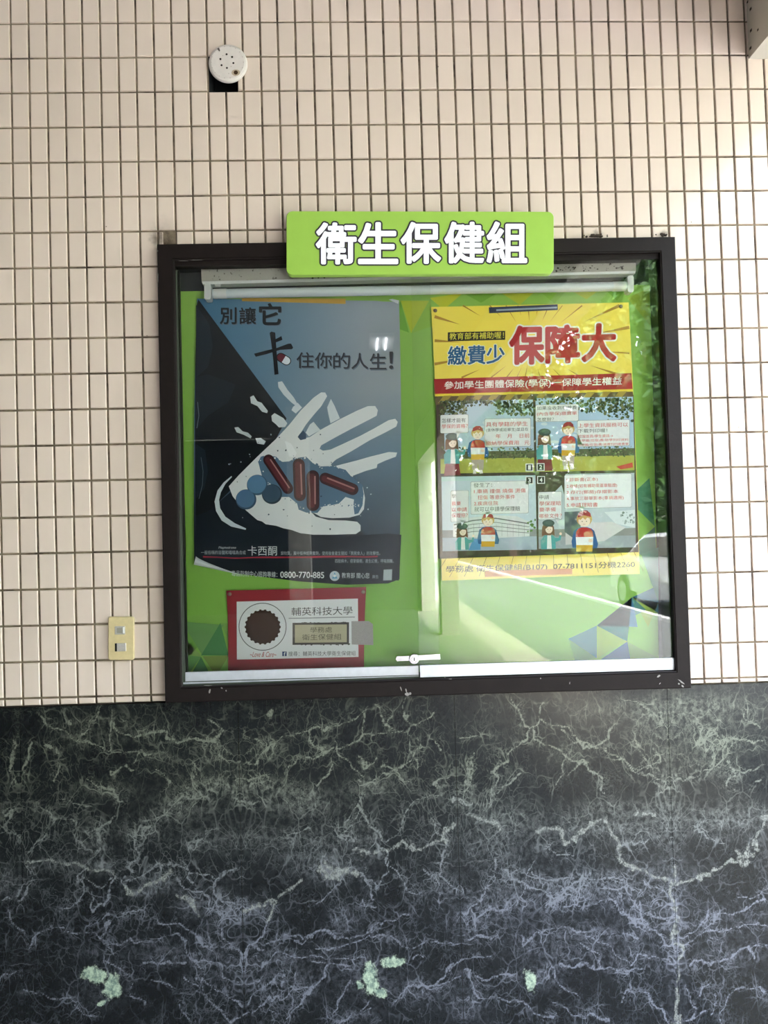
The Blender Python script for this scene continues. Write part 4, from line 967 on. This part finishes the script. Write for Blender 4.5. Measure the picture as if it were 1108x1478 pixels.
bubble(p,212,482,508,648,5,(300,290,672)); btext(p,"發生了：",226,490,322,512,BK); btext(p,"1.車禍 撞傷 燒傷 燙傷",228,520,495,542,RD); btext(p,"扭傷 等意外事件",248,552,440,574,RD); btext(p,"2.疾病住院",228,584,352,606,RD); btext(p,"就可以申請學保理賠",230,612,465,636,BK)
p = ppanel(556,438,1055,830,(196,206,212),(150,150,146),(168,174,182),.84); CP.append(p)
p.poly([R8(x,y) for x,y in ((556,446),(700,440),(696,560),(680,500),(640,540),(556,560))], (80,66,56), 2.8)
p.poly([R8(x,y) for x,y in ((695,640),(780,635),(775,800),(695,742))], (96,108,110), 2.9); p.poly([R8(x,y) for x,y in ((700,700),(940,690),(1010,720),(900,790),(700,810))], (216,212,214), 2.85)
p.poly([R8(x,y) for x,y in ((900,640),(1058,628),(1058,720),(960,700))], (224,230,232), 2.9); leaves(p,985,640,1055,700,22,[(120,136,128),(158,170,170)],3)
girl(p,612,682,.95,False); boy(p,797,632,1.22,False)
bubble(p,560,536,680,678,5,(655,662,700)); btext(p,"申請",565,552,615,574,BK); btext(p,"學保理賠",565,584,676,606,RD); btext(p,"要準備",565,616,650,638,RD); btext(p,"哪些文件？",565,648,680,670,RD)
bubble(p,695,446,1040,618,5,(780,790,642)); btext(p,"1.診斷書(正本)",706,462,866,484,RD); btext(p,"2.收據(如有補助需蓋章驗證)",706,494,966,516,RD); btext(p,"3.存行(郵局)存摺影本",706,526,972,548,RD); btext(p,"4.事故三聯單影本(車禍適用)",706,558,1000,580,RD); btext(p,"5.申請理賠書",706,592,866,614,RD)
for pp, (nx_, ny_, nn) in zip(CP, ((514,410,"1"),(572,408,"2"),(514,476,"3"),(574,474,"4"))):
    a = R8(nx_, ny_); pp.rect(a[0]-5.6, a[1]-5.6, a[0]+5.6, a[1]+5.6, (240,240,238), 5); pp.rect(a[0]-4.4, a[1]-4.4, a[0]+4.4, a[1]+4.4, (48,42,38), 5.5); pp.text(nn, a[0]-1.8, a[1]-3, a[0]+1.8, a[1]+3, (240,240,238), 7, bold=.03)
    pp.make('comic_panel', po2)
# clip strip at its top, tape at its foot
rl = empty('ruler_strip', U(755, 446, Y2), 'short dark blue scaled strip holding the top of the yellow poster', 'strip')
obj('bar', *pprism([(705.5,443.6),(804.5,439.2),(804.8,447.0),(706,451.8)], Y2-.0035, Y2-.0008), mat('navy_plastic', (44,58,92), .35), rl)
obj('pale_edge', *pprism([(716,446.4),(803.5,442.6),(803.6,445.0),(716,449.0)], Y2-.0040, Y2-.0034), mat('pale_blue', (170,186,204), .4), rl)
tag(obj('tape_strip', *pprism([(700,824.2),(825.5,820.6),(825.6,828.6),(700,832.6)], Y2-.0034, Y2-.0026), mat('orange_tape', (226,140,56), .4), loc=tuple(U(762,826,Y2))), 'orange tape strip across the foot of the yellow poster', 'tape')

# ------------------------------------------------------------------ card 3: red-bordered department card
Y3 = .047
po3 = empty('department_card', U(427, 962, Y3), 'red-bordered white department card with round emblem, low at left in the case', 'card')
v, f, c = gridsheet(Y3, [(326.6,852.4),(528.4,847.2),(525.2,972),(328.8,975)], 12, 10, lambda u_, w_, x, y: (150,40,50), lambda u_, w_, x, y: (x+1.5*math.sin(math.pi*w_)*(1-u_)-1.0*math.sin(math.pi*w_)*u_, y, Y3+.002*math.cos(u_*9)*(.4 if .1 < u_ < .9 else 0)))
obj('sheet', v, f, M['gloss'], po3, col=c)
q = Print(Y3-.0018)
q.poly([(341.4,868.4),(516.4,864),(517.2,948.2),(341.8,952)], (230,230,234), 1)
q.ringp(378.8,904.6,34,1.1,(96,96,102),2); q.ell(379,905,24.5,24,(74,52,44),2,40)
for kk in range(22): q.ell(379+24*math.cos(kk*.2856), 905+23.4*math.sin(kk*.2856), 2.3, 2.3, (74,52,44), 2, 8)
cs = -.02
q.text("輔英科技大學", 420.5,876,508.5,888, (62,58,62), 3, sk=cs, bold=-.002); q.line([(416.5,892.6),(512,890.6)], 1.3, (150,150,156), 2)
q.rect(422,898.6,503.5,930.4,(66,62,60),2,-.01)
q.rect(425.4,901.6,500.4,927.4,(186,178,148),2.5,-.01)
for _ in range(60):
    x = random.uniform(422,504); y = random.choice([899.5,929.6])+random.uniform(-1.4,1.4); q.ell(x, y, random.uniform(.6,2.2), random.uniform(.4,1.3), (66,62,60), 2.2, 7)
q.text("學務處", 447.5,905,479,913, (84,76,62), 4, sk=cs); q.text("衛生保健組", 436,915,492.5,923.6, (84,76,62), 4, sk=cs)
q.text("~Love & Care~", 360,940.6,398,948.2, (176,70,74), 3, ital=.25)
q.rect(407.2,940.4,413.6,947,(44,62,112),2); q.text("f", 409.4,941.4,412.0,946.6, (236,238,240), 3, bold=.02)
q.text("搜尋：輔英科技大學衛生保健組", 416,939.8,513,946.6, (70,68,74), 3, sk=-.01)
q.make('face_print', po3)
stk = obj('blank_sticker', *pprism([(507,896.6),(532,896.4),(538,901),(538.6,931.2),(507.4,930.2)], Y3-.0032, Y3-.0026), mat('speckled_grey_sticker', (176,168,168), .6, noise=.25, nscale=500), loc=tuple(U(522,914,Y3)))
tag(stk, 'small grey speckled square sticker overlapping the right edge of the red card', 'sticker')
# pins
for x, y, Yp, lb in ((331,857.6,Y3,'silver pushpin in the upper left corner of the red card'),(524.2,854.6,Y3,'silver pushpin in the upper right corner of the red card'),
                     (628.2,447.6,Y2,'dull metal pushpin in the upper left corner of the yellow poster'),(896.4,441.6,Y2,'dull metal pushpin in the upper right corner of the yellow poster')):
    cpt = U(x, y, Yp-.006)
    o = obj('pushpin', *lathe(cpt, [(.0046,Yp-.0008),(.0056,Yp-.0016),(.0050,Yp-.0034),(.0030,Yp-.0046),(.0005,Yp-.005)], 18), M['pin'], loc=tuple(cpt)); tag(o, lb, 'pushpin')

# ------------------------------------------------------------------ what stands behind the photographer (seen mirrored in the glass and marble)
for yy, lb in ((-9.3,'white square column of the arcade, nearer one'),(-12.85,'white square column at the far end of the arcade')):
    tag(obj('column', *box(XB0+.02, XB1-.02, yy-.15, yy+.15, -.02, float(U(1081, 85.5, 0)[2])), M['beam'], loc=(XB0+.15, yy, 0)), lb, 'column')
tag(obj('column', *box(-.10, .22, -9.6, -9.28, 0, 3.42), M['beam'], loc=(.06,-9.5,0)), 'added white square column giving a pale upright band in the glass', 'column')  # invented column, there only for its pale reflection
lf = empty('ceiling_lamp', (1.215,-5.55,3.41), 'twin-tube fluorescent batten on the arcade ceiling', 'lamp')
obj('body', *box(1.095, 1.335, -5.67, -5.17, 3.385, 3.42), M['plastic'], lf)
mt = mat('lit_tube', (255,255,255), .5); mt.node_tree.nodes['Principled BSDF'].inputs['Emission Color'].default_value = (.9,.96,1,1); mt.node_tree.nodes['Principled BSDF'].inputs['Emission Strength'].default_value = 5
for xx in (1.172, 1.258): obj('tube', *tube((xx,-5.65,3.372), (xx,-5.22,3.372), .009, 12), mt, lf)
tag(obj('kerb', *box(5.92, 6.05, -60, 3, -.08, -.02), M['kerb'], loc=(6.0,-10,-.08)), kind='structure')
tag(obj('far_building', *box(-8, 5.6, -46, -38, -.17, 9), M['soffit']), kind='structure')
# car
def carbuild(x, y, rz):
    e = empty('car', (0,0,0), 'silver hatchback parked across the road facing away', 'car')
    prof = [(-2.1,.35),(-2.12,.75),(-1.95,.95),(-1.1,1.02),(-.55,1.42),(.75,1.47),(1.55,1.12),(2.0,.98),(2.1,.7),(2.08,.35)]
    vv = [(px_, s_*.84*(1 if pz < 1.1 else .82), pz) for s_ in (-1,1) for px_, pz in prof]; n = len(prof)
    fs = [tuple(range(n))[::-1], tuple(range(n,2*n))]+[(i,(i+1)%n,n+(i+1)%n,n+i) for i in range(n)]
    obj('body', vv, fs, M['carbody'], e)
    for s_ in (-1,1):
        obj('window', [(-.98,s_*.80,1.03),(-.5,s_*.715,1.36),(.72,s_*.715,1.40),(1.3,s_*.80,1.08),(-.98,s_*.86,1.03),(-.5,s_*.72,1.36),(.72,s_*.72,1.40),(1.3,s_*.86,1.08)], [(0,1,2,3),(4,5,6,7),(0,1,5,4),(1,2,6,5),(2,3,7,6),(3,0,4,7)], M['carglass'], e)
        for xx in (-1.3,1.32):
            wv_, wf = tube((xx,s_*.70,.32), (xx,s_*.87,.32), .32, 24); obj('wheel', wv_, wf, M['rubber'], e)
            wv_, wf = tube((xx,s_*.86,.32), (xx,s_*.885,.32), .2, 16); obj('wheel_rim', wv_, wf, M['rim'], e)
    e.location = (x, y, -.08); e.rotation_euler = (0,0,rz); return e
carbuild(6.98, -11.6, math.pi/2)
# trees
def tree(x, y, h_, r, lb):
    e = empty('tree', (x, y, -.17), lb, 'tree', 'trees across the road')
    tv, tf = [], []
    rr = [(0,.22),(.4,.17),(h_*.45,.13),(h_*.7,.07)]
    for z_, q_ in rr:
        for k in range(8): tv.append((x+q_*math.cos(k*.785), y+q_*math.sin(k*.785), z_-.17))
    for i in range(len(rr)-1):
        for k in range(8): tf.append((i*8+k, i*8+(k+1)%8, i*8+8+(k+1)%8, i*8+8+k))
    obj('trunk', tv, tf, M['trunk'], e)
    R = np.random.RandomState(int(abs(x*10+y))); n = 9000
    clump = R.uniform(-1.6,1.6,size=(34,3))*[r*.5, r*.5, h_*.24]+[x, y, h_*.55]
    c0 = clump[R.randint(0,26,n)]+R.normal(size=(n,3))*r*.22
    c0[:,2] = np.maximum(c0[:,2], .9)
    a = R.normal(size=(n,3)); a /= np.linalg.norm(a, axis=1, keepdims=True); b_ = np.cross(a, R.normal(size=(n,3))); b_ /= np.linalg.norm(b_, axis=1, keepdims=True)
    sz = R.uniform(.08,.22,(n,1))
    V = np.stack([c0-a*sz, c0+b_*sz*.6, c0+a*sz, c0-b_*sz*.6], 1).reshape(-1,3)
    o = obj('foliage', V, np.arange(4*n).reshape(n,4).tolist(), M['leaf'], e); o['kind'] = 'stuff'
R_ = np.random.RandomState(5); n = 42000  # foliage backdrop added to block bright sky gaps from the reflection
c0 = np.c_[R_.uniform(3, 44, n), np.zeros(n), R_.uniform(-.2, 17, n)]
c0[:,1] = -45 + (c0[:,0]-3)*.42 + R_.normal(size=n)*1.3 + 1.5*np.sin(c0[:,0]*1.3)*np.sin(c0[:,2]*.9)
c0[:,0] = np.where(c0[:,1] > -12, c0[:,0]+2, c0[:,0])
a_ = R_.normal(size=(n,3)); a_ /= np.linalg.norm(a_, axis=1, keepdims=True); b_ = np.cross(a_, R_.normal(size=(n,3))); b_ /= np.linalg.norm(b_, axis=1, keepdims=True)
sz = R_.uniform(.15,.42,(n,1))
V = np.stack([c0-a_*sz, c0+b_*sz*.7, c0+a_*sz, c0-b_*sz*.7], 1).reshape(-1,3)
tag(obj('added_foliage', V, np.arange(4*n).reshape(n,4).tolist(), M['leaf']), 'added dense dark foliage screen hiding the sky beyond the road', 'added_foliage', kind='stuff')
KD = ['small round-crowned tree', 'tall broad tree', 'slim tall tree', 'very wide tree', 'distant tree', 'tree behind the parked car', 'tree at the end of the road']
for (x, y, h_, r), kd in zip(((10.2,-17,11,1.6),(11.5,-8.5,12,1.7),(10.0,-22.5,12,1.7),(14.8,-14,12,1.9),(8.0,-33,12,2.0),(17.0,-7.5,12,1.9),(12.5,-28,13,1.9)), KD):
    tree(x, y, h_, r, kd + ' across the road, mirrored in the glass')
